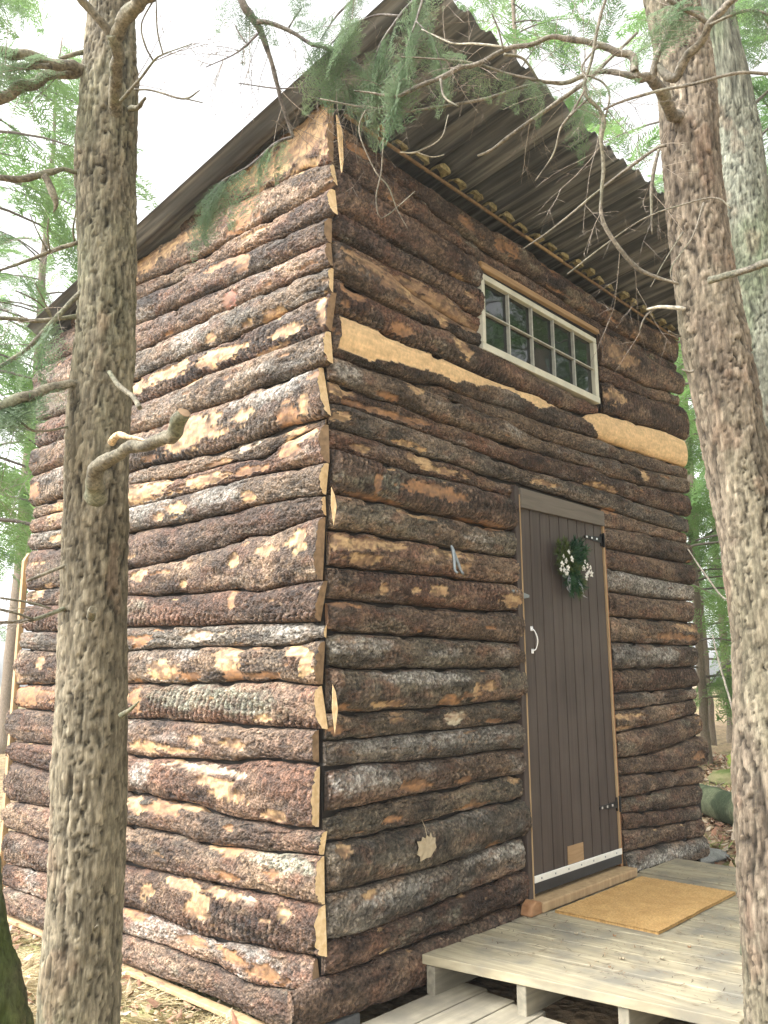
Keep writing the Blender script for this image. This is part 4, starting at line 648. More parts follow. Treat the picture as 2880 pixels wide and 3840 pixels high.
# ---- roof: corrugated sheets on a slope that rises towards the front
RX0, RX1, RY0, RY1 = -.185, 3.42, -.672, 2.33
def roofz(y): return 3.578 - .155 * y
m, nt, b = newmat('weathered_corrugated_metal')
n1 = N(nt, 'ShaderNodeTexNoise'); n1.inputs['Scale'].default_value = 1; n1.inputs['Detail'].default_value = 6
nt.links.new(mapped(nt, (34, 1.6, 5)), n1.inputs['Vector'])
n2 = N(nt, 'ShaderNodeTexNoise'); n2.inputs['Scale'].default_value = 1; n2.inputs['Detail'].default_value = 4
nt.links.new(mapped(nt, (5, 3, 3)), n2.inputs['Vector'])
c1 = ramp(nt, n1.outputs[0], [(.32, (.036, .040, .045)), (.5, (.092, .098, .102)), (.68, (.25, .255, .25))])
c2 = ramp(nt, n2.outputs[0], [(.58, (1, 1, 1)), (.78, (.80, .70, .60))])
mx = N(nt, 'ShaderNodeMix', data_type='RGBA', blend_type='MULTIPLY'); mx.inputs[0].default_value = 1
nt.links.new(c1, mx.inputs[6]); nt.links.new(c2, mx.inputs[7]); nt.links.new(mx.outputs[2], b.inputs['Base Color'])
b.inputs['Metallic'].default_value = .35; b.inputs['Roughness'].default_value = .5
M['roof'] = m
PER = .139
def corr(x):
    u = ((x - .52) / PER) % 1.0
    a = .5 + .5 * np.cos(2 * np.pi * u)
    return .026 * sst(.3, .85, a) + .0045 * np.cos(6 * np.pi * u + .4)
nx = int((RX1 - RX0) / PER * 16)
xs = np.linspace(RX0, RX1, nx)
roof = empty('roof', (RX0, 0, 3.5), None, None); roof.parent = cabin
sheets = [(-.185, .62), (.60, 1.43), (1.41, 2.24), (2.22, 3.42)]
for k, (a, b_) in enumerate(sheets):
    xs = np.linspace(a, b_, int((b_ - a) / PER * 18)); ys = np.linspace(RY0 + [0, .008, -.004, .006][k], RY1, 24)
    Y, X = np.meshgrid(ys, xs, indexing='ij')
    Zt = roofz(Y) + corr(X) + .0012 * (k % 2) + .002 * np.sin(X * 5 + Y * 2)
    V = np.concatenate([np.stack([X, Y, Zt], -1).reshape(-1, 3), np.stack([X, Y, Zt - .0014], -1).reshape(-1, 3)])
    g = grid_quads(len(ys), len(xs)); n = X.size
    rim = []
    L0 = len(xs); 
    for i in range(L0 - 1): rim += [(i + 1, i, n + i, n + i + 1), ((len(ys) - 1) * L0 + i, (len(ys) - 1) * L0 + i + 1, n + (len(ys) - 1) * L0 + i + 1, n + (len(ys) - 1) * L0 + i)]
    for j in range(len(ys) - 1): rim += [(j * L0, (j + 1) * L0, n + (j + 1) * L0, n + j * L0), ((j + 1) * L0 + L0 - 1, j * L0 + L0 - 1, n + j * L0 + L0 - 1, n + (j + 1) * L0 + L0 - 1)]
    mk('roof_sheet', V, np.concatenate([g, g[:, ::-1] + n, np.array(rim)]), M['roof'], roof)
# top plate strip and the yellowed foam plugs under each rib
box('eave_strip', .05, 3.36, -.058, -.045, 3.548, 3.562, M['sawn'], cabin, .003)
box('eave_strip', 1.40, 1.78, -.068, -.0585, 3.540, 3.556, M['palewood'], cabin, .003)
prng = np.random.default_rng(5)
for k in range(-3, 21):
    x = .52 + k * PER
    if x < .1 or x > 3.3: continue
    w_, h_, dp = PER * prng.uniform(.24, .36), prng.uniform(.026, .036), prng.uniform(.03, .06)
    nu, nvv = 14, 8
    U, W_ = np.meshgrid(np.linspace(0, np.pi, nu), np.linspace(0, 1, nvv), indexing='ij')
    X = x + w_ * np.cos(U); Z = roofz(0) + .001 - .016 + h_ * np.sin(U) ** .8; Yv = -.05 - dp * (1 - W_ ** 2)
    V = np.stack([X + (Z - 3.56) * 0, Yv, np.where(W_ > .99, Z, Z - .004 * (1 - W_))], -1).reshape(-1, 3)
    V[:, 1] += .012 * (fbm(V * 60 + k, 2, 3) - .5) * 1.8; V[:, 2] += .018 * (fbm(V * 50 + k * 2, 2, 7) - .5)
    V[:, 2] = np.maximum(V[:, 2], 3.565)
    mk('foam_plug', V, grid_quads(nu, nvv), M['plug'], cabin, ngons=[[i * nvv for i in range(nu)]])
# broken pale slab ends at the top of the corner
prism('corner_splinter', [(.0, -.05, 3.53), (.028, -.055, 3.47), (.03, -.06, 3.33), (.022, -.06, 3.27), (.008, -.055, 3.40)], (.004, -.006, 0), M['endgrain'], cabin)
for (z0, z1, x) in ((1.22, 1.04, .012), (1.95, 1.80, .0)):
    prism('corner_splinter', [(x - .006, -.046, z0), (x + .006, -.052, z0 - .03), (x + .012, -.058, (z0 + z1) / 2), (x + .002, -.052, z1), (x - .010, -.048, (z0 + z1) / 2)], (-.004, -.004, 0), M['endgrain'], cabin)
# double steel hook on the slab left of the door
def wire(name, P, mat, parent, K=10, step=.006):
    A = catmull(P, step); T_, N_, B_ = frames(A); th = np.linspace(0, 2 * np.pi, K, endpoint=False)
    V = A[:, None, :3] + (N_[:, None] * np.cos(th)[None, :, None] + B_[:, None] * np.sin(th)[None, :, None]) * A[:, 3][:, None, None]
    return mk(name, V.reshape(-1, 3), grid_quads(len(A), K, True), mat, parent, ngons=[list(range(K)), list(range((len(A) - 1) * K, len(A) * K))])
hk = wire('coat_hook', [(.695, -.066, 1.80, .005), (.697, -.075, 1.775, .009), (.690, -.085, 1.735, .0075), (.680, -.096, 1.69, .006), (.682, -.108, 1.675, .006)], M['galv'], cabin)
wire('hook_prong', [(.697, -.074, 1.775, .008), (.708, -.086, 1.735, .007), (.722, -.096, 1.69, .006), (.722, -.108, 1.675, .006)], M['galv'], hk)

# ------------------------------------------------------------------ deck, step, mat
M['deck'] = mat_wood('weathered_deck_wood', (.245, .21, .14), (.42, .37, .25), grain=(40, 2.4, 30), rough=.8, bump=.45, spots=(6, .42, .68, (.20, .185, .145)))
M['deck2'] = mat_wood('weathered_step_wood', (.26, .23, .165), (.43, .385, .28), grain=(2.4, 40, 30), rough=.8, bump=.45, spots=(6, .42, .68, (.22, .20, .155)))
M['grime'] = mat_wood('old_grey_timber', (.16, .145, .11), (.30, .27, .20), grain=(3, 30, 30), rough=.85)
deck = empty('wooden_deck', (1.5, -.6, .0), 'low deck of weathered pale boards in front of the cabin door', 'deck')
nbd = 19
for k in range(nbd):
    a0, a1 = .462 + k * (2.74 - .462) / nbd, .462 + (k + 1) * (2.74 - .462) / nbd
    b0, b1 = .625 + k * (2.74 - .625) / nbd, .625 + (k + 1) * (2.74 - .625) / nbd
    g = .0062 + random.Random(k + 50).uniform(-.001, .002)
    dz = random.Random(k).uniform(-.0035, .003)
    P = [(a0 + g, -.062, .176 + dz), (a1 - g, -.062, .176 + dz), (b1 - g, -1.185, .176 + dz), (b0 + g, -1.185, .176 + dz)]
    prism('deck_board', P, (0, 0, .034), M['deck'], deck, .003)
for y, x0 in ((-.075, .478), (-.44, .535), (-.80, .59), (-1.13, .64)):
    box('deck_joist', x0, 2.70, y - .04, y, .075, .1755, M['grime'], deck, .004)
for x, y in ((.53, -.10), (1.5, -.10), (2.6, -.10), (.60, -.46), (2.6, -1.15), (1.6, -1.15), (.72, -1.15)):
    box('deck_post', x - .035, x + .035, y - .035, y + .015, -.03, .0748, M['grime'], deck, .004)
step = empty('boardwalk', (.2, -.4, 0), 'lower walkway of pale boards running under the deck edge', 'walkway')
for k in range(7):
    y1 = -.085 - k * .142
    box('walkway_board', -1.1, .665 - .028 * k, y1 - .136, y1, .046, .078, M['deck2'], step, .004)
for x in (-.7, .1, .5):
    box('walkway_bearer', x - .03, x + .03, -1.05, -.10, -.02, .0455, M['grime'], step, .004)

# doormat: coir with a ragged pile
rng = np.random.default_rng(8)
mat_o = empty('doormat', (1.7, -.33, .21), 'plain golden brown coir doormat lying on the deck before the door', 'doormat')
nx, ny = 260, 180
X, Y = np.meshgrid(np.linspace(1.285, 2.125, nx), np.linspace(-.625, -.145, ny), indexing='ij')
Pm = np.stack([X, Y, X * 0], -1).reshape(-1, 3)
hz = .224 + .005 * (fbm(Pm * 240, 2, 3) - .5) + .002 * (fbm(Pm * 14, 2, 5) - .5) + .006 * 0
jx = .004 * (fbm(Pm * 30, 2, 9) - .5)
V = np.stack([X.ravel() + jx, Y.ravel() + jx, hz], -1)
t = fbm(Pm * 22, 4, 12)[:, None]; g = fbm(Pm * 260, 2, 13)[:, None]
col = (np.array((.40, .235, .085)) * (1 - t) + np.array((.56, .36, .15)) * t) * (.7 + .6 * g)
n = nx * ny
rim = [i * ny for i in range(nx)] + [(nx - 1) * ny + j for j in range(1, ny)] + [i * ny + ny - 1 for i in range(nx - 2, -1, -1)] + [j for j in range(ny - 2, 0, -1)]
V2 = V[rim].copy(); V2[:, 2] = .2125
rr = np.arange(len(rim)); r2 = (rr + 1) % len(rim); ra = np.array(rim)
Q = np.concatenate([grid_quads(nx, ny), np.stack([ra[rr], n + rr, n + r2, ra[r2]], -1)])
mk('mat_pile', np.concatenate([V, V2]), Q, M['straw'], mat_o, col=np.concatenate([col, col[rim]]))
box('mat_backing', 1.287, 2.123, -.623, -.147, .2122, .2175, M['rubber'], mat_o, .001)

# ------------------------------------------------------------------ things on the wall
# maple leaf
lf = [(0, .044), (.014, .034), (.03, .050), (.034, .030), (.058, .026), (.052, .006), (.062, -.012), (.040, -.024), (.024, -.042), (-.004, -.040), (-.034, -.050), (-.040, -.030), (-.056, -.020), (-.050, .004), (-.054, .026), (-.034, .026), (-.024, .040), (-.010, .032)]
M['deadleaf'] = mat_wood('dry_beige_leaf', (.33, .27, .18), (.45, .37, .25), grain=(30, 30, 30), rough=.7)
V = [(.49 + a * 1.0, -.062 - .012 * (1 - (a / .07) ** 2) - .01 * math.cos(b * 30), .595 + b * 1.0) for a, b in lf]
V = [(.49, -.078, .595)] + V
V += [(x, y + .0012, z) for x, y, z in V]
nn = len(lf) + 1
T3 = [(0, i, i % (nn - 1) + 1) for i in range(1, nn)]
T3 += [(nn, nn + i % (nn - 1) + 1, nn + i) for i in range(1, nn)]
leaf = mk('maple_leaf', V, np.array(T3), M['deadleaf'], None, smooth=False)
tag(leaf, 'dry beige maple leaf stuck flat on a bark slab left of the door', 'leaf')
wire('leaf_stem', [(.49, -.076, .64, .0016), (.475, -.08, .67, .0014), (.455, -.082, .70, .001)], M['deadleaf'], leaf, 6)
# wreath
wr = empty('door_wreath', (1.70, -.05, 1.80), 'evergreen swag with white blossoms and silver ribbon hanging on the door', 'wreath')
M['fir'] = mat_leaf('artificial_fir', (.012, .05, .022), (.03, .09, .03), .1, 20)
M['fir2'] = mat_leaf('olive_sprig', (.05, .09, .02), (.09, .12, .03), .1, 20)
def needles_tuft(name, tips, mat, parent, n=60, nl=.03, nw=.0022, seed=0):
    rng = np.random.default_rng(seed); V = []; Q = []
    for (P0, P1) in tips:
        P0 = np.array(P0); P1 = np.array(P1); ax = P1 - P0; L = np.linalg.norm(ax); ax /= L
        for _ in range(n):
            t = rng.random(); b = P0 + ax * L * t
            d = ax * .9 + rng.normal(0, .6, 3); d[1] = -abs(d[1]) * .7; d /= np.linalg.norm(d)
            s = np.cross(d, rng.normal(0, 1, 3)); s /= np.linalg.norm(s) + 1e-9
            l = nl * rng.uniform(.6, 1.2); i = len(V)
            V += [b - s * nw, b + s * nw, b + d * l + s * nw * .4, b + d * l - s * nw * .4]; Q.append((i, i + 1, i + 2, i + 3))
    return mk(name, np.array(V), np.array(Q), mat, parent, smooth=False)
c = np.array((1.715, -.05, 1.80))
def tip(a, l): return (c + np.array((0, -.012, 0)), c + np.array((math.cos(a) * l * 1.55, -.022, math.sin(a) * l * 1.15)))
needles_tuft('fir_spray', [tip(R(a), l) for a, l in ((62, .13), (45, .12), (80, .12), (30, .08), (-100, .12), (-80, .10), (-120, .09), (90, .09), (-60, .10))], M['fir'], wr, 230, .042, .0030, 1)
needles_tuft('olive_spray', [tip(R(a), l) for a, l in ((115, .12), (135, .13), (155, .11), (180, .10), (200, .09), (-75, .12), (-50, .09), (10, .07))], M['fir2'], wr, 190, .040, .0028, 2)
def petal_flower(x, z, r, seed):
    rng = np.random.default_rng(seed); V = [(x, -.094, z)]; T = []
    for k in range(5):
        a = k * 2 * np.pi / 5 + rng.uniform(0, .5)
        for da, rr, dy in ((-.45, .75, .001), (0, 1.05, .003), (.45, .75, .001)):
            V.append((x + math.cos(a + da) * r * rr, -.090 - dy * rng.uniform(-1, 1.5), z + math.sin(a + da) * r * rr))
        b = 1 + 3 * k; T += [(0, b, b + 1), (0, b + 1, b + 2)]
    n = len(V); V += [(a_, b_ + .002, c_) for a_, b_, c_ in V]; T += [(n + p, n + r_, n + q) for p, q, r_ in T[:]]
    return mk('white_blossom', V, np.array(T), M['white2'], wr, smooth=False)
for k, (px, pz) in enumerate([(-.075, .025), (-.06, .012), (-.085, -.002), (-.095, -.02), (-.075, -.022), (-.05, -.012), (-.04, .045), (-.06, -.03), (-.022, .022), (.06, .02), (.075, .008), (.05, -.002), (.085, -.012), (.07, -.024), (.10, -.018), (.095, .004), (.065, -.036)]):
    petal_flower(1.715 + px * 1.6, 1.80 + pz * 1.5, .0125 + .003 * (k % 3), k)
def ribbon(P, wd, mat, name='ribbon_tail'):
    A = catmull([p + (0,) for p in P], .012)[:, :3]; n = len(A)
    wv = np.linspace(.6, 1, n)
    L_ = A + np.array((-1, 0, .2)) * (wd * wv)[:, None]; R_ = A + np.array((1, -.3, -.2)) * (wd * wv)[:, None]
    V = np.concatenate([L_, R_, L_ + (0, .0012, 0), R_ + (0, .0012, 0)]); i = np.arange(n - 1)
    Q = np.concatenate([np.stack([i, i + 1, n + i + 1, n + i], -1), np.stack([2 * n + i, 3 * n + i, 3 * n + i + 1, 2 * n + i + 1], -1)])
    return mk(name, V, Q, mat, wr)
M['silver'] = mat_plain('silver_ribbon', (.42, .42, .48), .35, metal=.4, var=.3, scale=90)
M['sage'] = mat_plain('sage_leaf', (.16, .22, .19), .5, var=.25, scale=40)
ribbon([(1.68, -.066, 1.76), (1.655, -.08, 1.72), (1.66, -.07, 1.68), (1.69, -.072, 1.655)], .017, M['silver'])
ribbon([(1.745, -.066, 1.75), (1.765, -.085, 1.70), (1.80, -.07, 1.66), (1.835, -.07, 1.645)], .014, M['silver'])
ribbon([(1.66, -.07, 1.79), (1.635, -.08, 1.77), (1.625, -.07, 1.735)], .018, M['sage'], 'sage_leaf')
ribbon([(1.70, -.07, 1.76), (1.705, -.08, 1.73), (1.72, -.07, 1.69)], .018, M['fir'], 'broad_leaf')

# ------------------------------------------------------------------ trunks and branches
def trunk_mesh(name, axis, parent, seed, c1, c2, green=.0, zlo=.1, zhi=3.7, res=.006, stretch=4.6, coarse=.05, amp=1.0, moss=None):
    A0 = catmull(axis, .02)
    z = A0[:, 2]
    # resample: fine inside the framed heights, coarse elsewhere
    zs = [z.min()]; top = z.max()
    while zs[-1] < top: zs.append(zs[-1] + (res if zlo < zs[-1] < zhi else coarse))
    zs = np.array(zs)
    o = np.argsort(z)
    A = np.stack([np.interp(zs, z[o], A0[o, k]) for k in range(4)], -1); A[:, 2] = zs
    K = max(24, int(2 * np.pi * A[len(A) // 3, 3] / res))
    th = np.linspace(0, 2 * np.pi, K, endpoint=False)
    TH = np.repeat(th[None], len(A), 0)
    r = A[:, 3:4]
    P = np.stack([A[:, 0:1] + r * np.cos(TH), A[:, 1:2] + r * np.sin(TH), np.repeat(A[:, 2:3], K, 1)], -1).reshape(-1, 3)
    Q = P + seed * 13.7
    wob = fbm(Q * np.array([14, 14, 6]), 3, 3) - .5
    wob2 = fbm(Q * np.array([60, 60, 22]), 3, 4) - .5
    W = Q + np.stack([wob * .055, wob * .05, wob2 * .025], -1)
    f1, f2, cid = cells(W * np.array([54, 54, 54 / stretch]), 6)
    g1, g2, gid = cells(W * np.array([105, 105, 26]) + 3, 7)
    m1 = fbm(W * np.array([26, 26, 2.6]) + 50, 3, 31) - .5
    m2 = fbm(W * np.array([46, 46, 5]) + 70, 3, 33) - .5
    fis = np.maximum(1 - sst(.0, .021, np.abs(m1)), .75 * (1 - sst(.0, .020, np.abs(m2))))
    pl = sst(.0, .15, f2 - f1 + .10 * (fbm(Q * np.array([80, 80, 40]), 2, 27) - .5)); fl = sst(0, .28, g2 - g1)
    big = fbm(Q * np.array([6, 6, 3]), 3, 8) - .5
    fine = fbm(Q * np.array([170, 170, 45]), 2, 9) - .5
    d = amp * (.0036 * (pl - .75) + .004 * (cid - .5) * pl + .0022 * (fl - .5) + .0025 * (gid - .5) - .009 * fis) + .018 * big * r.mean() / .08 + .0022 * fine
    nrm = np.stack([np.cos(TH), np.sin(TH), 0 * TH], -1).reshape(-1, 3)
    V = P + nrm * d[:, None]
    t = sst(.3, .7, fbm(Q * np.array([9, 9, 4]), 3, 12))[:, None]
    col = (np.array(c1) * (1 - t) + np.array(c2) * t) * (.82 + .36 * gid)[:, None] * (.9 + .2 * cid)[:, None] * (.7 + .6 * fbm(Q * np.array([50, 50, 16]), 3, 13))[:, None]
    gt = sst(.45, .7, fbm(Q * np.array([5, 5, 2.2]), 4, 15))[:, None] * green
    col = col * (1 - gt) + np.array((.14, .17, .095)) * gt
    rd = sst(.62, .74, fbm(Q * np.array([14, 14, 8]), 3, 18))[:, None]
    col = col * (1 - .3 * rd) + np.array((.20, .12, .08)) * .3 * rd
    pale = sst(.66, .76, gid * .5 + .5 * fbm(Q * 40, 2, 19))[:, None]
    col = col * (1 - .22 * pale) + np.array((.32, .29, .21)) * .22 * pale
    col *= (.55 + .45 * pl)[:, None] * (.78 + .22 * fl)[:, None] * (1 - .80 * fis)[:, None]
    col *= (.7 + .6 * fbm(Q * np.array([120, 120, 30]), 2, 29))[:, None]
    if moss is not None:
        mt = sst(.4, .6, fbm(Q * np.array([7, 7, 5]), 4, 22))[:, None] * moss
        col = col * (1 - mt) + np.array((.045, .06, .015)) * mt
    nr = len(A)
    return mk(name, V, grid_quads(nr, K, True), M['tree'], parent, col=col, ngons=[list(range(K))[::-1], list(range((nr - 1) * K, nr * K))])

def branch(P, parent, seed=0, c1=(.15, .13, .10), c2=(.21, .185, .145), name='branch', green=.2, rough=1., cap=False):
    rmax = max(p[3] for p in P)
    K = 18 if rmax > .008 else (9 if rmax > .0025 else 6)
    A = catmull(P, .006 if rmax > .008 else .012)
    A[:, 3] = np.maximum(A[:, 3], .0006)
    n = len(A); kk = np.stack([np.arange(n) * .12, np.full(n, seed * 3.3), np.zeros(n)], -1)
    # small natural kinks
    A[:, 0] += (fbm(kk, 2, 3) - .5) * A[:, 3] * 1.0; A[:, 1] += (fbm(kk + 9, 2, 4) - .5) * A[:, 3] * 1.4; A[:, 2] += (fbm(kk + 19, 2, 5) - .5) * A[:, 3] * 1.4
    T, Nn, B = frames(A); th = np.linspace(0, 2 * np.pi, K, endpoint=False)
    ring = Nn[:, None] * np.cos(th)[None, :, None] + B[:, None] * np.sin(th)[None, :, None]
    P3 = (A[:, None, :3] + ring * A[:, 3][:, None, None]).reshape(-1, 3)
    q = P3 * 60 + seed
    nz = fbm(q, 3, 6) - .5
    dd = (nz * .45 * rough + .35 * (fbm(P3 * 25 + seed, 2, 7) - .5)) * np.repeat(A[:, 3], K)
    V = P3 + ring.reshape(-1, 3) * dd[:, None]
    if cap: V[-K:] += T[-1] * (.016 * (fbm(P3[-K:] * 120, 2, 3) - .3))[:, None]      # torn, uneven end
    t = sst(.3, .7, fbm(P3 * 25 + seed, 3, 8))[:, None]
    col = (np.array(c1) * (1 - t) + np.array(c2) * t) * (.55 + .9 * fbm(P3 * np.array([110, 110, 110]), 3, 10))[:, None]
    bc = np.abs(fbm(P3 * 45 + seed, 3, 12) - .5)
    col = col * (1 - .6 * (1 - sst(0, .03, bc)))[:, None]
    g = sst(.5, .7, fbm(P3 * 12 + seed, 2, 14))[:, None] * green
    col = col * (1 - g) + np.array((.15, .18, .10)) * g
    return mk(name, V, grid_quads(n, K, True), M['twig'], parent, col=col, ngons=[list(range(K))[::-1], list(range((n - 1) * K, n * K))],
              mats=[M['sawn']] if cap else None, nmat=1 if cap else 0)

# hemlock spray: a flat twig with rows of short needles, as quad arrays around the origin (along +x)
def spray_template(L, seed, nside=22, needle=.011, nw=.0011, dens=340, wside=.42):
    rng = np.random.default_rng(seed); V = []; Q = []
    def quad(b, d, s, l, w):
        i = len(V); V.extend([b - s * w, b + s * w, b + d * l + s * w * .5, b + d * l - s * w * .5]); Q.append((i, i + 1, i + 2, i + 3))
    def twig(b, ax, l, z0):
        n = max(3, int(l * dens)); side = np.cross(ax, (0, 0, 1.)); side /= np.linalg.norm(side)
        quad(b, ax, side, l, .0009)
        for k in range(n):
            t = (k + rng.random()) / n
            p = b + ax * l * t + np.array((0, 0, -.25 * l * t * t))
            for sg in (-1, 1):
                d = ax * rng.uniform(.25, .6) + side * sg + np.array((0, 0, rng.uniform(-.25, .35))); d /= np.linalg.norm(d)
                s = np.cross(d, (0, 0, 1.)); s = s / np.linalg.norm(s) + np.array((0, 0, rng.uniform(-.5, .5)))
                quad(p, d, s, needle * rng.uniform(.7, 1.15), nw)
    ax = np.array((1., 0, 0))
    for k in range(nside):
        t = (k + .6) / nside
        for sg in (-1, 1):
            a = rng.uniform(.75, 1.05) * sg
            dirv = np.array((math.cos(a), math.sin(a), rng.uniform(-.25, .02)))
            dirv /= np.linalg.norm(dirv)
            l = L * wside * (1 - t) ** .8 * (.35 + .65 * min(1, t * 5)) * rng.uniform(.65, 1.1)
            p = np.array((L * t, 0, -.18 * L * t * t))
            twig(p, dirv, max(l, .012), 0)
    twig(np.zeros(3), ax, L, 0)
    return np.array(V), np.array(Q)

def place(tmpl, frames_):
    """copies of a template: frames_ = list of (origin, xdir, updir, scale)"""
    Vt, Qt = tmpl; n = len(Vt); out = []; q = []
    for i, (o, x, u, s) in enumerate(frames_):
        x = np.asarray(x, float); x /= np.linalg.norm(x); y = np.cross(u, x); y /= np.linalg.norm(y) + 1e-9; z = np.cross(x, y)
        out.append(Vt @ np.stack([x, y, z]) * s + np.asarray(o)); q.append(Qt + i * n)
    return np.concatenate(out), np.concatenate(q)

near_t = [spray_template(.22, s, nside=10, needle=.013, nw=.0013, dens=120, wside=.55) for s in (1, 2, 3)]
def sprays(name, frames_, parent, mat='leaf_near'):
    rng = random.Random(len(frames_)); g = [[], [], []]
    for f in frames_: g[rng.randrange(3)].append(f)
    Vs, Qs, n = [], [], 0
    for t, fr in zip(near_t, g):
        if not fr: continue
        v, q = place(t, fr); Vs.append(v); Qs.append(q + n); n += len(v)
    return tag(mk(name, np.concatenate(Vs), np.concatenate(Qs), M[mat], parent, smooth=False), kind='stuff')

def along(P, n, seed, up=(0, 0, 1), s=(.7, 1.2), droop=.35, spread=1.0, t0=.25):
    """spray positions beside a branch polyline"""
    rng = np.random.default_rng(seed); A = catmull([tuple(p[:3]) + (.001,) for p in P], .01)
    T, _, _ = frames(A); fr = []
    for k in range(n):
        i = int((t0 + (1 - t0) * rng.random()) * (len(A) - 1)); ax = T[i]
        side = np.cross(ax, up) * rng.choice([-1, 1]) * spread
        d = ax * rng.uniform(.4, 1) + side * rng.uniform(.3, 1) + np.array((0, 0, -droop * rng.uniform(.3, 1.3)))
        u = np.array(up, float) + rng.normal(0, .25, 3)
        fr.append((A[i, :3], d, u, rng.uniform(*s)))
    return fr

BARK1, BARK2 = (.145, .122, .082), (.21, .18, .125)
treeA = empty('hemlock_tree', (trunkA[1][0], trunkA[1][1], 0), 'straight fissured hemlock trunk with a sawn branch stub standing before the left wall', 'tree')
trunk_mesh('trunk', [p for p in trunkA], treeA, 1, BARK1, BARK2, green=.3, stretch=5.0, amp=.8)
for i, b in enumerate(brA):
    cap = i == 23
    pale = i == 24
    branch(b, treeA, i, (.12, .105, .075) if not pale else (.5, .33, .18), (.19, .17, .12) if not pale else (.62, .45, .27), green=.35 if not pale else 0, cap=cap, name='branch' if not pale else 'splinter')
treeB = empty('hemlock_tree', (trunkB[1][0], trunkB[1][1], 0), 'leaning brown hemlock trunk in the right foreground with bare crooked branches over the roof', 'tree')
trunk_mesh('trunk', trunkB, treeB, 2, (.145, .114, .082), (.215, .175, .128), green=.2, stretch=4.0, amp=.85)
for i, b in enumerate(brB):
    pl = i in (11, 22, 28, 29)
    branch(b, treeB, 50 + i, (.13, .115, .09) if not pl else (.34, .31, .25), (.21, .185, .145) if not pl else (.46, .43, .35), green=.2)
treeC = empty('hemlock_tree', (trunkC[1][0], trunkC[1][1], 0), 'grey green trunk close behind the leaning hemlock at the right edge', 'tree')
trunk_mesh('trunk', trunkC, treeC, 3, (.14, .14, .105), (.21, .215, .165), green=.7, res=.011, amp=.7)
treeD = empty('hemlock_tree', (trunkD[1][0], trunkD[1][1], 0), 'dark mossy trunk leaning out of the lower left corner', 'tree')
trunk_mesh('trunk', trunkD, treeD, 4, (.06, .05, .03), (.10, .085, .05), green=.5, res=.009, zhi=1.6, moss=.9)
# needles carried by these trees
fol = []
fol += along(brA[3], 10, 1, s=(.6, 1.0)) + along(brA[17], 8, 2, s=(.5, .9))
PA = np.array(brA[3][0][:3])
rng = np.random.default_rng(3)
fol += along([brA[1][2], brA[1][4], brA[1][5]], 5, 31, s=(.4, .8)) + along(brA[13], 5, 32, s=(.4, .8), droop=.6) + along(brA[17], 8, 33, s=(.5, 1.0), droop=.8)
sprays('needle_sprays', fol, treeA)
sprays('needle_sprays', along(brB[14], 5, 41, s=(.35, .6), droop=.8) + along(brB[3], 8, 42, s=(.4, .8), droop=.8) + along(brB[4], 6, 43, s=(.4, .8)) + along(brB[7][:6], 6, 44, s=(.35, .6), droop=.8), treeB)
over = empty('hemlock_bough', brO[0][0][:3], 'thin dark hemlock bough hanging down in front of the gable peak', 'branch')
for i, b in enumerate(brO): branch(b, over, 90 + i, (.12, .105, .10), (.20, .18, .16), green=.1)
fol = along(brO[5], 20, 5, s=(.4, .85), droop=1.0, t0=.02) + along(brO[6], 10, 6, s=(.4, .8), droop=.8) + along(brO[1], 9, 7, s=(.4, .85), droop=.8, t0=.3) + along(brO[3], 5, 8, s=(.4, .7)) + along(brO[0][:3], 5, 9, s=(.4, .7))
fol += along(brO[9], 14, 21, s=(.45, .9), droop=1.0, t0=.1) + along(brO[10], 18, 22, s=(.4, .85), droop=1.0, t0=.1) + along(brO[11], 11, 23, s=(.4, .85), droop=.9, t0=.1) + along(brO[12], 9, 24, s=(.4, .8), droop=.9, t0=.1) + along(brO[13], 8, 25, s=(.35, .7), droop=1.0)
sprays('needle_sprays', fol, over)

# small dead twigs tangled across the upper roof, grown out of the traced branches
def twiglets(src, n, seed, parent, l=(.12, .35), r=.0011, t0=.2, name='twigs', bias=(0, 0, -.3)):
    rng = np.random.default_rng(seed); Vs, Qs, cs, off = [], [], [], 0
    th = np.linspace(0, 2 * np.pi, 4, endpoint=False)
    def one(o, d, L, r, lvl):
        nonlocal off
        k = 9; P = [o]; dd = d / np.linalg.norm(d)
        for _ in range(k):
            dd = dd + rng.normal(0, .07, 3) + np.array(bias) * .06; dd /= np.linalg.norm(dd); P.append(P[-1] + dd * L / k)
        P = np.array(P); A = np.concatenate([P, np.linspace(r, r * .35, k + 1)[:, None]], 1)
        T, Nn, B = frames(A)
        V = A[:, None, :3] + (Nn[:, None] * np.cos(th)[None, :, None] + B[:, None] * np.sin(th)[None, :, None]) * A[:, 3][:, None, None]
        Vs.append(V.reshape(-1, 3)); Qs.append(grid_quads(k + 1, 4, True) + off); off += (k + 1) * 4
        cs.append(np.tile(np.array((.20, .17, .14)) * rng.uniform(.6, 1.6), ((k + 1) * 4, 1)))
        if lvl < 2:
            for _ in range(3):
                j = rng.integers(2, k); s = np.cross(T[j], rng.normal(0, 1, 3)); s /= np.linalg.norm(s)
                one(P[j], T[j] * .7 + s * .8, L * rng.uniform(.3, .6), r * .65, lvl + 1)
    for b in src:
        A = catmull(b, .02); T, _, _ = frames(A)
        for _ in range(n):
            j = int((t0 + (1 - t0) * rng.random()) * (len(A) - 1)); s = np.cross(T[j], rng.normal(0, 1, 3)); s /= np.linalg.norm(s) + 1e-9
            one(A[j, :3], T[j] * .8 + s * .8, rng.uniform(*l), r, 0)
    return tag(mk(name, np.concatenate(Vs), np.concatenate(Qs), M['twig'], parent, col=np.concatenate(cs)), kind='stuff')
twiglets([brB[5], brB[7], brB[8], brB[11], brB[12]], 6, 1, treeB, l=(.12, .34))
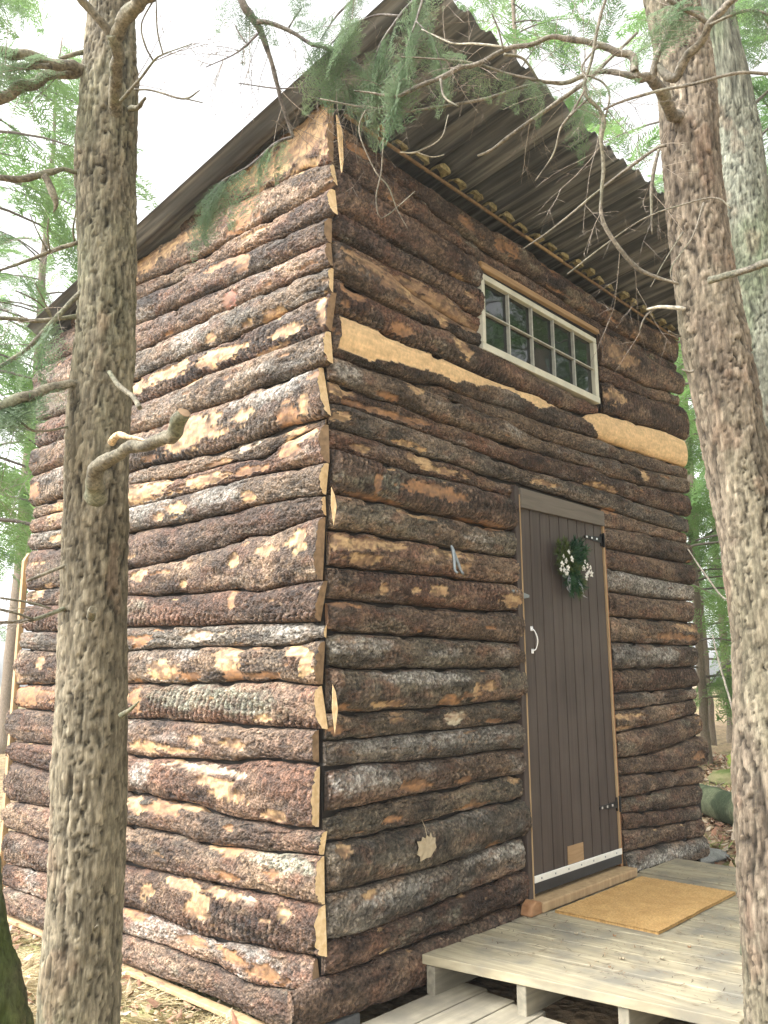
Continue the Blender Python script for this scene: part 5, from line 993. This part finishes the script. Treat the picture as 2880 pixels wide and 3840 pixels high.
twiglets([brB[14], brB[16], brB[17], brB[19], brB[3], brB[4]], 5, 2, treeB, l=(.1, .3))
twiglets([brO[1], brO[2], brO[0], brO[7], brO[6]], 9, 3, over, l=(.1, .3), r=.0012)
twiglets([brA[3], brA[4], brA[9], brA[13], brA[14], brA[17], brA[18], brA[19], brA[26]], 4, 4, treeA, l=(.1, .3), r=.0013)

# ------------------------------------------------------------------ forest behind
far_t = [spray_template(.75, 20 + s, nside=9, needle=.055, nw=.0065, dens=42, wside=.5) for s in range(3)]
def crown(seed, H, z0, Rm, nb, per, dens=1.0):
    """returns vertices, quads of foliage and of wood for one conifer standing at the origin"""
    rng = np.random.default_rng(seed); fr = [[], [], []]; WV, WQ, off = [], [], 0
    for i in range(nb):
        t = (i + rng.random()) / nb; z = z0 + (H - z0) * t ** 1.05
        a = rng.uniform(0, 2 * np.pi); L = Rm * (1 - t) ** .75 * rng.uniform(.65, 1.1) + .25
        d = np.array((math.cos(a), math.sin(a), .12 + .25 * t)); d /= np.linalg.norm(d)
        P = [np.array((0, 0, z)) + d * L * q + np.array((0, 0, -.38 * L * q * q)) for q in np.linspace(0, 1, 7)]
        A = np.concatenate([np.array(P), np.linspace(.006 + .008 * L, .002, 7)[:, None]], 1)
        T, Nn, B = frames(A); th = np.linspace(0, 2 * np.pi, 5, endpoint=False)
        V = A[:, None, :3] + (Nn[:, None] * np.cos(th)[None, :, None] + B[:, None] * np.sin(th)[None, :, None]) * A[:, 3][:, None, None]
        WV.append(V.reshape(-1, 3)); WQ.append(grid_quads(7, 5, True) + off); off += 35
        for k in range(int(per * L / Rm * dens) + 2):
            q = rng.uniform(.22, 1); j = min(5, int(q * 6)); o = A[j, :3] * (1 - (q * 6 - j)) + A[j + 1, :3] * (q * 6 - j)
            s = np.array((-d[1], d[0], 0)) * rng.choice([-1, 1])
            x = T[j] * rng.uniform(.3, 1) + s * rng.uniform(.2, 1) + np.array((0, 0, -rng.uniform(.05, .7)))
            fr[rng.integers(3)].append((o, x, np.array((0, 0, 1.)) + rng.normal(0, .35, 3), rng.uniform(.6, 1.25)))
    FV, FQ, n = [], [], 0
    for t_, f in zip(far_t, fr):
        if f:
            v, q = place(t_, f); FV.append(v); FQ.append(q + n); n += len(v)
    return np.concatenate(FV), np.concatenate(FQ), np.concatenate(WV), np.concatenate(WQ)

def conifer_proto(seed, H, z0, Rm, nb, per, r0):
    fv, fq, wv, wq = crown(seed, H, z0, Rm, nb, per)
    root = empty('forest_tree', (0, 0, 0), None, None)
    n = 40; zz = np.linspace(-.2, H, n); rr = r0 * (1 - zz / H * .92)
    K = 14; th = np.linspace(0, 2 * np.pi, K, endpoint=False)
    rng = np.random.default_rng(seed); bend = np.cumsum(rng.normal(0, .012, (n, 2)), 0)
    P = np.stack([bend[:, 0:1] + rr[:, None] * np.cos(th), bend[:, 1:2] + rr[:, None] * np.sin(th), np.repeat(zz[:, None], K, 1)], -1).reshape(-1, 3)
    c = np.array((.17, .135, .10)) * (.6 + .8 * fbm(P * np.array([25, 25, 6]), 3, 4))[:, None]
    mk('trunk', P, grid_quads(n, K, True), M['tree'], root, col=c, ngons=[list(range(K))[::-1], list(range((n - 1) * K, n * K))])
    tag(mk('crown', fv, fq, M['leaf_far'], root, smooth=False), kind='stuff')
    lb = mk('limbs', wv, wq, M['twig'], root, col=np.tile(np.array((.13, .11, .09)), (len(wv), 1)))
    lb['kind'] = 'stuff'
    return root

def copy_thing(root, loc, rz, sc, label, group):
    r = root.copy(); COL.objects.link(r)
    for ch in root.children:
        c = ch.copy(); COL.objects.link(c); c.parent = r
    r.location = loc; r.rotation_euler = (0, 0, rz); r.scale = (sc, sc, sc)
    r['label'] = label; r['category'] = 'tree'; r['group'] = group
    return r

protos = [conifer_proto(31, 13, 2.8, 2.6, 50, 6, .17), conifer_proto(32, 11, 2.4, 2.2, 44, 6, .13), conifer_proto(33, 8, 1.0, 1.8, 34, 5, .08), conifer_proto(34, 14, 4.0, 2.8, 42, 7, .16)]
FOREST = [  # proto, x, y, rot, scale, label
    (1, .3, 5.4, .3, 1.0, 'green conifer beyond the far left corner of the cabin, filling the top left'),
    (0, 1.5, 9.2, 1.9, 1.0, 'tall conifer standing behind the leftmost green one'),
    (2, 4.6, 17.5, 2.2, .9, 'small pale conifer seen low past the left edge of the cabin'),
    (3, 4.4, 12.6, .9, 1.0, 'high bare stemmed conifer faint in the bright gap on the left'),
    (3, 13.5, 13.0, 2.7, 1.0, 'distant conifer whose top shows just over the roof peak'),
    (0, 7.6, 5.2, .4, 1.0, 'broad conifer rising behind the middle of the roof edge'),
    (1, 6.4, 3.1, 1.2, 1.05, 'bushy conifer rising behind the lower right part of the roof'),
    (0, 8.9, 1.35, 3.3, .9, 'thick trunked conifer seen in the gap right of the cabin wall'),
    (1, 13.6, 4.1, 5.1, 1.0, 'brown stemmed conifer second in the gap right of the cabin'),
    (2, 11.2, 2.45, 4.4, 1.0, 'low bushy conifer filling the gap right of the cabin'),
    (2, 9.7, 2.55, .7, .85, 'young bushy conifer nearest the cabin in the right hand gap'),
    (2, 14.5, 4.0, 2.9, 1.2, 'pale green conifer farther back in the right hand gap, behind the brown stems'),
    (3, 6.6, .45, 1.6, .95, 'brown conifer stem at the upper right edge of the photo'),
    (0, 16.8, 6.2, 2.4, 1.1, 'hazy conifer deepest in the gap right of the cabin'),
    (0, 11.5, 8.0, 5.4, 1.2, 'far tall conifer behind the roof, right of the peak'),
]
first = [True] * 4
for (k, x, y, rz, sc, lb) in FOREST:
    if first[k]:
        r = protos[k]; first[k] = False
        r.location = (x, y, 0); r.rotation_euler = (0, 0, rz); r.scale = (sc,) * 3
        r['label'] = lb; r['category'] = 'tree'; r['group'] = 'conifers of the forest around the cabin'
    else: copy_thing(protos[k], (x, y, 0), rz, sc, lb, 'conifers of the forest around the cabin')
# trees on the camera's side: they are what the window panes mirror
for (k, x, y, rz, sc, lb) in [(0, 7.4, -3.6, 1., 1., 'conifer mirrored in the right hand window panes'), (1, 5.6, -4.6, 2., 1.0, 'conifer mirrored in the middle window panes'),
                              (0, 9.5, -5.0, 3., 1.1, 'conifer out of frame to the right of the deck'), (1, 8.6, -2.0, 4., 1., 'conifer mirrored in the left hand window panes')]:
    copy_thing(protos[k], (x, y, 0), rz, sc, lb, 'conifers of the forest around the cabin')

# ------------------------------------------------------------------ ground
def ground_h(X, Y):
    P = np.stack([X * .35, Y * .35, X * 0], -1).reshape(-1, 3)
    h = (fbm(P, 3, 2) - .5) * .35
    dist = np.maximum(0, np.maximum(np.maximum(-1.2 - X.ravel(), X.ravel() - 4.2), np.maximum(-2 - Y.ravel(), Y.ravel() - 3.2)))
    f = sst(0, 4, dist)
    P2 = np.stack([X * 3, Y * 3, X * 0], -1).reshape(-1, 3)
    return (h * f + (fbm(P2, 3, 5) - .5) * .05 - .02).reshape(X.shape)
def axis_pts():
    a = np.concatenate([np.linspace(-3, 6, 150), 6 + np.cumsum(np.linspace(.08, 4.0, 46)), ]); b = -3 - np.cumsum(np.linspace(.08, 4.0, 46))[::-1]
    return np.concatenate([b, a])
ax_ = axis_pts(); X, Y = np.meshgrid(ax_, ax_, indexing='ij')
Zg = ground_h(X, Y)
P = np.stack([X, Y, Zg], -1).reshape(-1, 3)
t = fbm(P * np.array([1.3, 1.3, 0]), 4, 6)[:, None]; g = fbm(P * np.array([9, 9, 0]), 3, 7)[:, None]
col = np.array((.20, .135, .08)) * (1 - t) + np.array((.36, .27, .165)) * t
gm = sst(.55, .68, fbm(P * np.array([.8, .8, 0]) + 5, 4, 9))[:, None] * .6
col = col * (1 - gm) + np.array((.16, .20, .06)) * gm
col *= (.6 + .8 * g)
M['ground'] = mat_attr('forest_floor', rough=.95, s1=14, s2=60, amt=.6, bump=.8, dist=.03, spec=.1)
gq = grid_quads(len(ax_), len(ax_))
gr = mk('ground', P, gq[:, ::-1], M['ground'], None, col=col); gr['kind'] = 'structure'

# leaf litter
def gz(x, y): return float(ground_h(np.array([x]), np.array([y]))[0])
rng = np.random.default_rng(12)
def scatter_xy(n, box_, avoid=True):
    x = rng.uniform(box_[0], box_[1], n); y = rng.uniform(box_[2], box_[3], n)
    k = ~((x > 0) & (x < 3.3) & (y > -.02) & (y < 2.4)) & ~((x > .4) & (x < 2.8) & (y > -1.25) & (y < 0)) if avoid else np.ones(n, bool)
    return x[k], y[k]
def litter(name, n, bx, size, cols, label, cat, lift=.02, mat='straw', aspect=.6):
    x, y = scatter_xy(n, bx); n = len(x); z = ground_h(x, y) + rng.uniform(.0, lift, n)
    a = rng.uniform(0, 2 * np.pi, n); s = rng.uniform(.5, 1.2, n) * size; tl = rng.normal(0, .45, (n, 2))
    u = np.stack([np.cos(a), np.sin(a), tl[:, 0]], -1) * s[:, None]; v = np.stack([-np.sin(a), np.cos(a), tl[:, 1]], -1) * (s * aspect)[:, None]
    c = np.stack([x, y, z], -1)
    V = np.stack([c - u, c - v * .9 + u * .1, c + u, c + v + u * .05], 1)
    V[:, 0, 2] += s * .25; V[:, 2, 2] += s * .3 * rng.random(n)
    col = np.array(cols)[rng.integers(len(cols), size=n)] * rng.uniform(.6, 1.25, (n, 1))
    o = mk(name, V.reshape(-1, 3), np.arange(4 * n).reshape(n, 4), M[mat], None, col=np.repeat(col, 4, 0), smooth=False)
    return tag(o, label, cat, kind='stuff')
LC = [(.36, .24, .15), (.46, .33, .22), (.30, .17, .11), (.52, .42, .32), (.24, .14, .09), (.42, .22, .14)]
litter('leaf_litter', 26000, (2.9, 11, -3.5, 5), .035, LC, 'brown fallen leaves covering the forest floor beyond the deck and cabin', 'leaves')
litter('leaf_litter', 9000, (-4.5, 1, 2.0, 9), .035, LC, 'pale fallen leaves on the bright ground past the left wall', 'leaves')

# dry grass along the foot of the left wall
def blades(name, n, bx, L, cols, label, cat, lie=.8, wd=.0016, seg=4, dens=None):
    x, y = scatter_xy(n, bx)
    if dens is not None:
        k = dens(x, y); x, y = x[k], y[k]
    n = len(x); z = ground_h(x, y) - .004
    cl = fbm(np.stack([x * 3, y * 3, x * 0], -1), 2, 44) * 9
    a = cl + rng.normal(0, .7, n); l = rng.uniform(.5, 1.2, n) * L
    d = np.stack([np.cos(a), np.sin(a)], -1); el = rng.uniform(.15, 1.25, n) * (1 - lie) + rng.uniform(.02, .55, n) * lie
    pts = []
    for k in range(seg + 1):
        q = k / seg; h = l * (np.sin(el) * q * 1.3 - q * q * .55 * np.sin(el)); rr = l * np.cos(el) * q
        bend = np.stack([-d[:, 1], d[:, 0]], -1) * (rng.normal(0, .012, n) * q)[:, None]
        pts.append(np.concatenate([np.stack([x, y], -1) + d * rr[:, None] + bend, (z + np.maximum(h, .003 + .008 * rng.random(n)))[:, None]], 1))
    sd_ = np.stack([-d[:, 1], d[:, 0], rng.normal(0, .5, n)], -1) * wd
    V = []
    for k, p in enumerate(pts):
        w_ = 1 - .8 * k / seg; V += [p - sd_ * w_, p + sd_ * w_]
    V = np.stack(V, 1); m = 2 * (seg + 1)
    base = np.arange(n)[:, None] * m
    Q = np.concatenate([base + np.array([2 * k, 2 * k + 1, 2 * k + 3, 2 * k + 2]) for k in range(seg)])
    col = np.array(cols)[rng.integers(len(cols), size=n)] * rng.uniform(.65, 1.2, (n, 1))
    o = mk(name, V.reshape(-1, 3), Q, M['straw'], None, col=np.repeat(col, m, 0), smooth=False)
    return tag(o, label, cat, kind='stuff')
blades('dry_grass', 60000, (-1.7, .1, .2, 3.4), .13, [(.52, .42, .25), (.62, .52, .33), (.40, .30, .17), (.34, .27, .13), (.48, .40, .2)], 'matted straw coloured dead grass along the foot of the left wall', 'grass', dens=lambda x, y: fbm(np.stack([x * 4, y * 4, x * 0], -1), 3, 5) > .40)
blades('green_grass', 9000, (3.6, 10, -1.5, 4), .16, [(.16, .24, .05), (.22, .30, .08), (.28, .30, .10)], 'tufts of green grass and moss among the fallen leaves on the right', 'grass', lie=.3, wd=.004, dens=lambda x, y: fbm(np.stack([x * 1.2, y * 1.2, x * 0], -1), 3, 6) > .56)
litter('leaf_litter', 2500, (-1.7, .05, .2, 3.4), .022, LC, 'small curled dead leaves lying in the dry grass by the left wall', 'leaves', lift=.05)
# a few leaves and cones on the deck and walkway
def deck_debris():
    r = np.random.default_rng(77); k = 0
    for _ in range(16):
        x, y = r.uniform(.8, 2.5), r.uniform(-1.1, -.15)
        if 1.27 < x < 2.14 and -.64 < y < -.13: continue
        a = r.uniform(0, 6.28); s = r.uniform(.006, .013)
        V = [(x, y, .2135)] + [(x + math.cos(a + t_) * s * (1 if i % 2 else .6), y + math.sin(a + t_) * s * (1 if i % 2 else .6), .2125 + .006 * (i % 2)) for i, t_ in enumerate(np.linspace(0, 2 * np.pi, 9)[:-1])]
        Vs = V + [(p, q, z - .0012) for p, q, z in V]
        T3 = [(0, i, i % 8 + 1) for i in range(1, 9)] + [(9, 9 + i % 8 + 1, 9 + i) for i in range(1, 9)]
        o = mk('fallen_leaf', Vs, np.array(T3), M['deadleaf'] if k % 3 else M['orangewood'], None, smooth=False)
        tag(o, 'tiny dry leaf scrap lying on the deck boards', 'leaf', 'leaf scraps scattered on the deck'); k += 1
deck_debris()

# fallen mossy log, boulders and slab on the right
def blob(name, c, r, seed, mat, label, cat, col1, col2, group=None, sub=32):
    U, Vv = np.meshgrid(np.linspace(0, 2 * np.pi, sub, endpoint=False), np.linspace(.001, np.pi - .001, sub // 2), indexing='xy')
    P = np.stack([np.cos(U) * np.sin(Vv), np.sin(U) * np.sin(Vv), np.cos(Vv)], -1).reshape(-1, 3)
    d = 1 + .7 * (fbm(P * 1.8 + seed, 3, 2) - .5) + .35 * (fbm(P * 7 + seed, 4, 4) - .5)
    V = P * d[:, None] * np.array(r) + np.array(c)
    t = sst(.4, .6, fbm(P * 3 + seed, 3, 7))[:, None]
    o = mk(name, V, grid_quads(sub // 2, sub, True)[:, ::-1], M[mat], None, col=(np.array(col1) * (1 - t) + np.array(col2) * t))
    return tag(o, label, cat, group)
P = [(4.55, -.25, .10, .125), (5.1, .35, .115, .13), (5.7, 1.0, .12, .13), (6.3, 1.75, .13, .12), (6.9, 2.4, .14, .11)]
A = catmull(P, .02); T_, N_, B_ = frames(A); K = 40; th = np.linspace(0, 2 * np.pi, K, endpoint=False)
ring = N_[:, None] * np.cos(th)[None, :, None] + B_[:, None] * np.sin(th)[None, :, None]
V = (A[:, None, :3] + ring * A[:, 3][:, None, None]).reshape(-1, 3)
V += ring.reshape(-1, 3) * (.03 * (fbm(V * 9, 3, 3) - .5) + .012 * (fbm(V * 50, 2, 4) - .5))[:, None]
t = sst(.4, .62, fbm(V * 5, 3, 5))[:, None]
fl_ = mk('fallen_log', V, grid_quads(len(A), K, True), M['tree'], None, col=(np.array((.045, .060, .032)) * (1 - t) + np.array((.115, .13, .075)) * t) * (.5 + fbm(V * np.array([60, 60, 60]), 3, 6))[:, None], ngons=[list(range(K))[::-1], list(range((len(A) - 1) * K, len(A) * K))])
tag(fl_, 'green mossy fallen log lying on the forest floor right of the cabin', 'log')
blob('rock', (3.72, .28, .02), (.30, .20, .045), 3, 'tree', 'flat grey stone slab on the ground by the right corner of the cabin', 'stone', (.15, .15, .14), (.24, .235, .22))
blob('rock', (4.05, -.05, .02), (.16, .12, .05), 5, 'tree', 'dark flat stone between the slab and the fallen log', 'stone', (.12, .11, .10), (.2, .18, .16))
blob('mossy_rock', (8.4, 1.75, .0), (.26, .24, .11), 7, 'straw', 'low bright moss covered mound beyond the fallen log', 'stone', (.10, .13, .035), (.22, .20, .10))
blob('mossy_rock', (9.8, 2.0, .08), (.34, .30, .16), 9, 'straw', 'yellow green moss mound farther back on the right', 'stone', (.24, .30, .06), (.34, .36, .12))
blob('rock', (-.12, 2.95, .03), (.16, .13, .09), 13, 'tree', 'white stone at the far foot of the left wall', 'stone', (.42, .42, .40), (.6, .6, .58))
# dead sticks on the leaf litter
for i in range(16):
    r = np.random.default_rng(200 + i); x, y = r.uniform(3.7, 8.5), 0; y = r.uniform(-.9, .25) + (x - 3.7) * .42
    a = r.uniform(0, 6.28); L = r.uniform(.4, 1.1)
    pts = [(x + math.cos(a) * L * q + r.normal(0, .02), y + math.sin(a) * L * q + r.normal(0, .02), gz(x + math.cos(a) * L * q, y + math.sin(a) * L * q) + .02 + .1 * q * r.random(), .007 * (1.2 - q)) for q in (0, .3, .6, 1)]
    s = branch(pts, None, 300 + i, (.20, .17, .13), (.32, .28, .22), name='stick')
    tag(s, 'bare dead stick lying on the fallen leaves right of the cabin', 'stick', 'dead sticks on the forest floor')
# thin leafy saplings in the right gap
def sapling(name, base, H, seed, label, mat='leaf_pale', n=480, leafs=.035):
    root = empty(name, base, label, 'sapling'); r = np.random.default_rng(seed); base = np.array(base)
    st = [tuple(base + np.array((r.normal(0, .03) * q, r.normal(0, .03) * q, H * q))) + (.007 * (1.1 - q),) for q in np.linspace(0, 1, 6)]
    branch(st, root, seed, name='stem'); V = []
    for i in range(9):
        q = r.uniform(.25, .98); o = base + np.array((0, 0, H * q)); a = r.uniform(0, 6.28); L = H * .4 * (1.1 - q) + .15
        P_ = [tuple(o + np.array((math.cos(a), math.sin(a), .45 - .3 * k)) * L * k) + (.0035 * (1.1 - k),) for k in (0, .35, .7, 1)]
        branch(P_, root, seed + i, name='branch')
        for _ in range(n // 9):
            k = r.uniform(.2, 1); c_ = o + np.array((math.cos(a), math.sin(a), .45 - .3 * k)) * L * k + r.normal(0, .05, 3)
            u = r.normal(0, 1, 3); u /= np.linalg.norm(u); v = np.cross(u, r.normal(0, 1, 3)); v /= np.linalg.norm(v)
            V.append([c_ - u * leafs, c_ - v * leafs * .5, c_ + u * leafs, c_ + v * leafs * .5])
    mk('leaves', np.array(V).reshape(-1, 3), np.arange(len(V) * 4).reshape(-1, 4), M[mat], root, smooth=False)
sapling('sapling', (9.0, 1.2, 0), 2.4, 1, 'pale green leafy sapling nearest the cabin in the right gap')
sapling('sapling', (12.5, 2.6, 0), 2.8, 2, 'fresh green sapling standing behind the thick brown stem')
sapling('sapling', (3.1, 12.0, 0), 3.0, 3, 'yellow green sapling in the bright strip left of the cabin')

# ------------------------------------------------------------------ haze volume added to wash the distant trees pale, like glare
V, Q = box_arr(-102, 102, -102, 102, -2, 17.5)
mh, nt, b = newmat('added_haze')
nt.nodes.remove(b)
pv = N(nt, 'ShaderNodeVolumePrincipled'); pv.inputs['Color'].default_value = (.93, .97, .95, 1); pv.inputs['Density'].default_value = .0028; pv.inputs['Anisotropy'].default_value = .3
nt.links.new(pv.outputs[0], nt.nodes['Material Output'].inputs['Volume'])
hz = mk('haze', V, Q, mh, None, smooth=False); hz['kind'] = 'stuff'
hz['label'] = 'thin haze added to wash the far forest pale'

# brown needles and bark crumbs swept over the deck
r = np.random.default_rng(5); n = 1500
x = r.uniform(.66, 2.7, n); y = -.06 - 1.1 * r.random(n) ** 1.0; a = r.uniform(0, 6.28, n); l = r.uniform(.004, .014, n); wd = r.uniform(.0006, .0022, n)
k = ~((x > 1.27) & (x < 2.14) & (y > -.64) & (y < -.13)); x, y, a, l, wd = x[k], y[k], a[k], l[k], wd[k]; n = len(x)
c_ = np.stack([x, y, np.full(n, .2142)], -1); u = np.stack([np.cos(a), np.sin(a), r.normal(0, .12, n)], -1) * l[:, None]; v = np.stack([-np.sin(a), np.cos(a), np.zeros(n)], -1) * wd[:, None]
V = np.stack([c_ - u - v, c_ + u - v * .6, c_ + u + v * .6, c_ - u + v], 1).reshape(-1, 3)
cc = np.array([(.12, .08, .05), (.2, .13, .07), (.08, .06, .04), (.28, .2, .12)])[r.integers(4, size=n)]
tag(mk('needle_litter', V, np.arange(4 * n).reshape(n, 4), M['straw'], None, col=np.repeat(cc, 4, 0), smooth=False), 'brown needles and bark crumbs scattered over the deck boards', 'needles', kind='stuff')
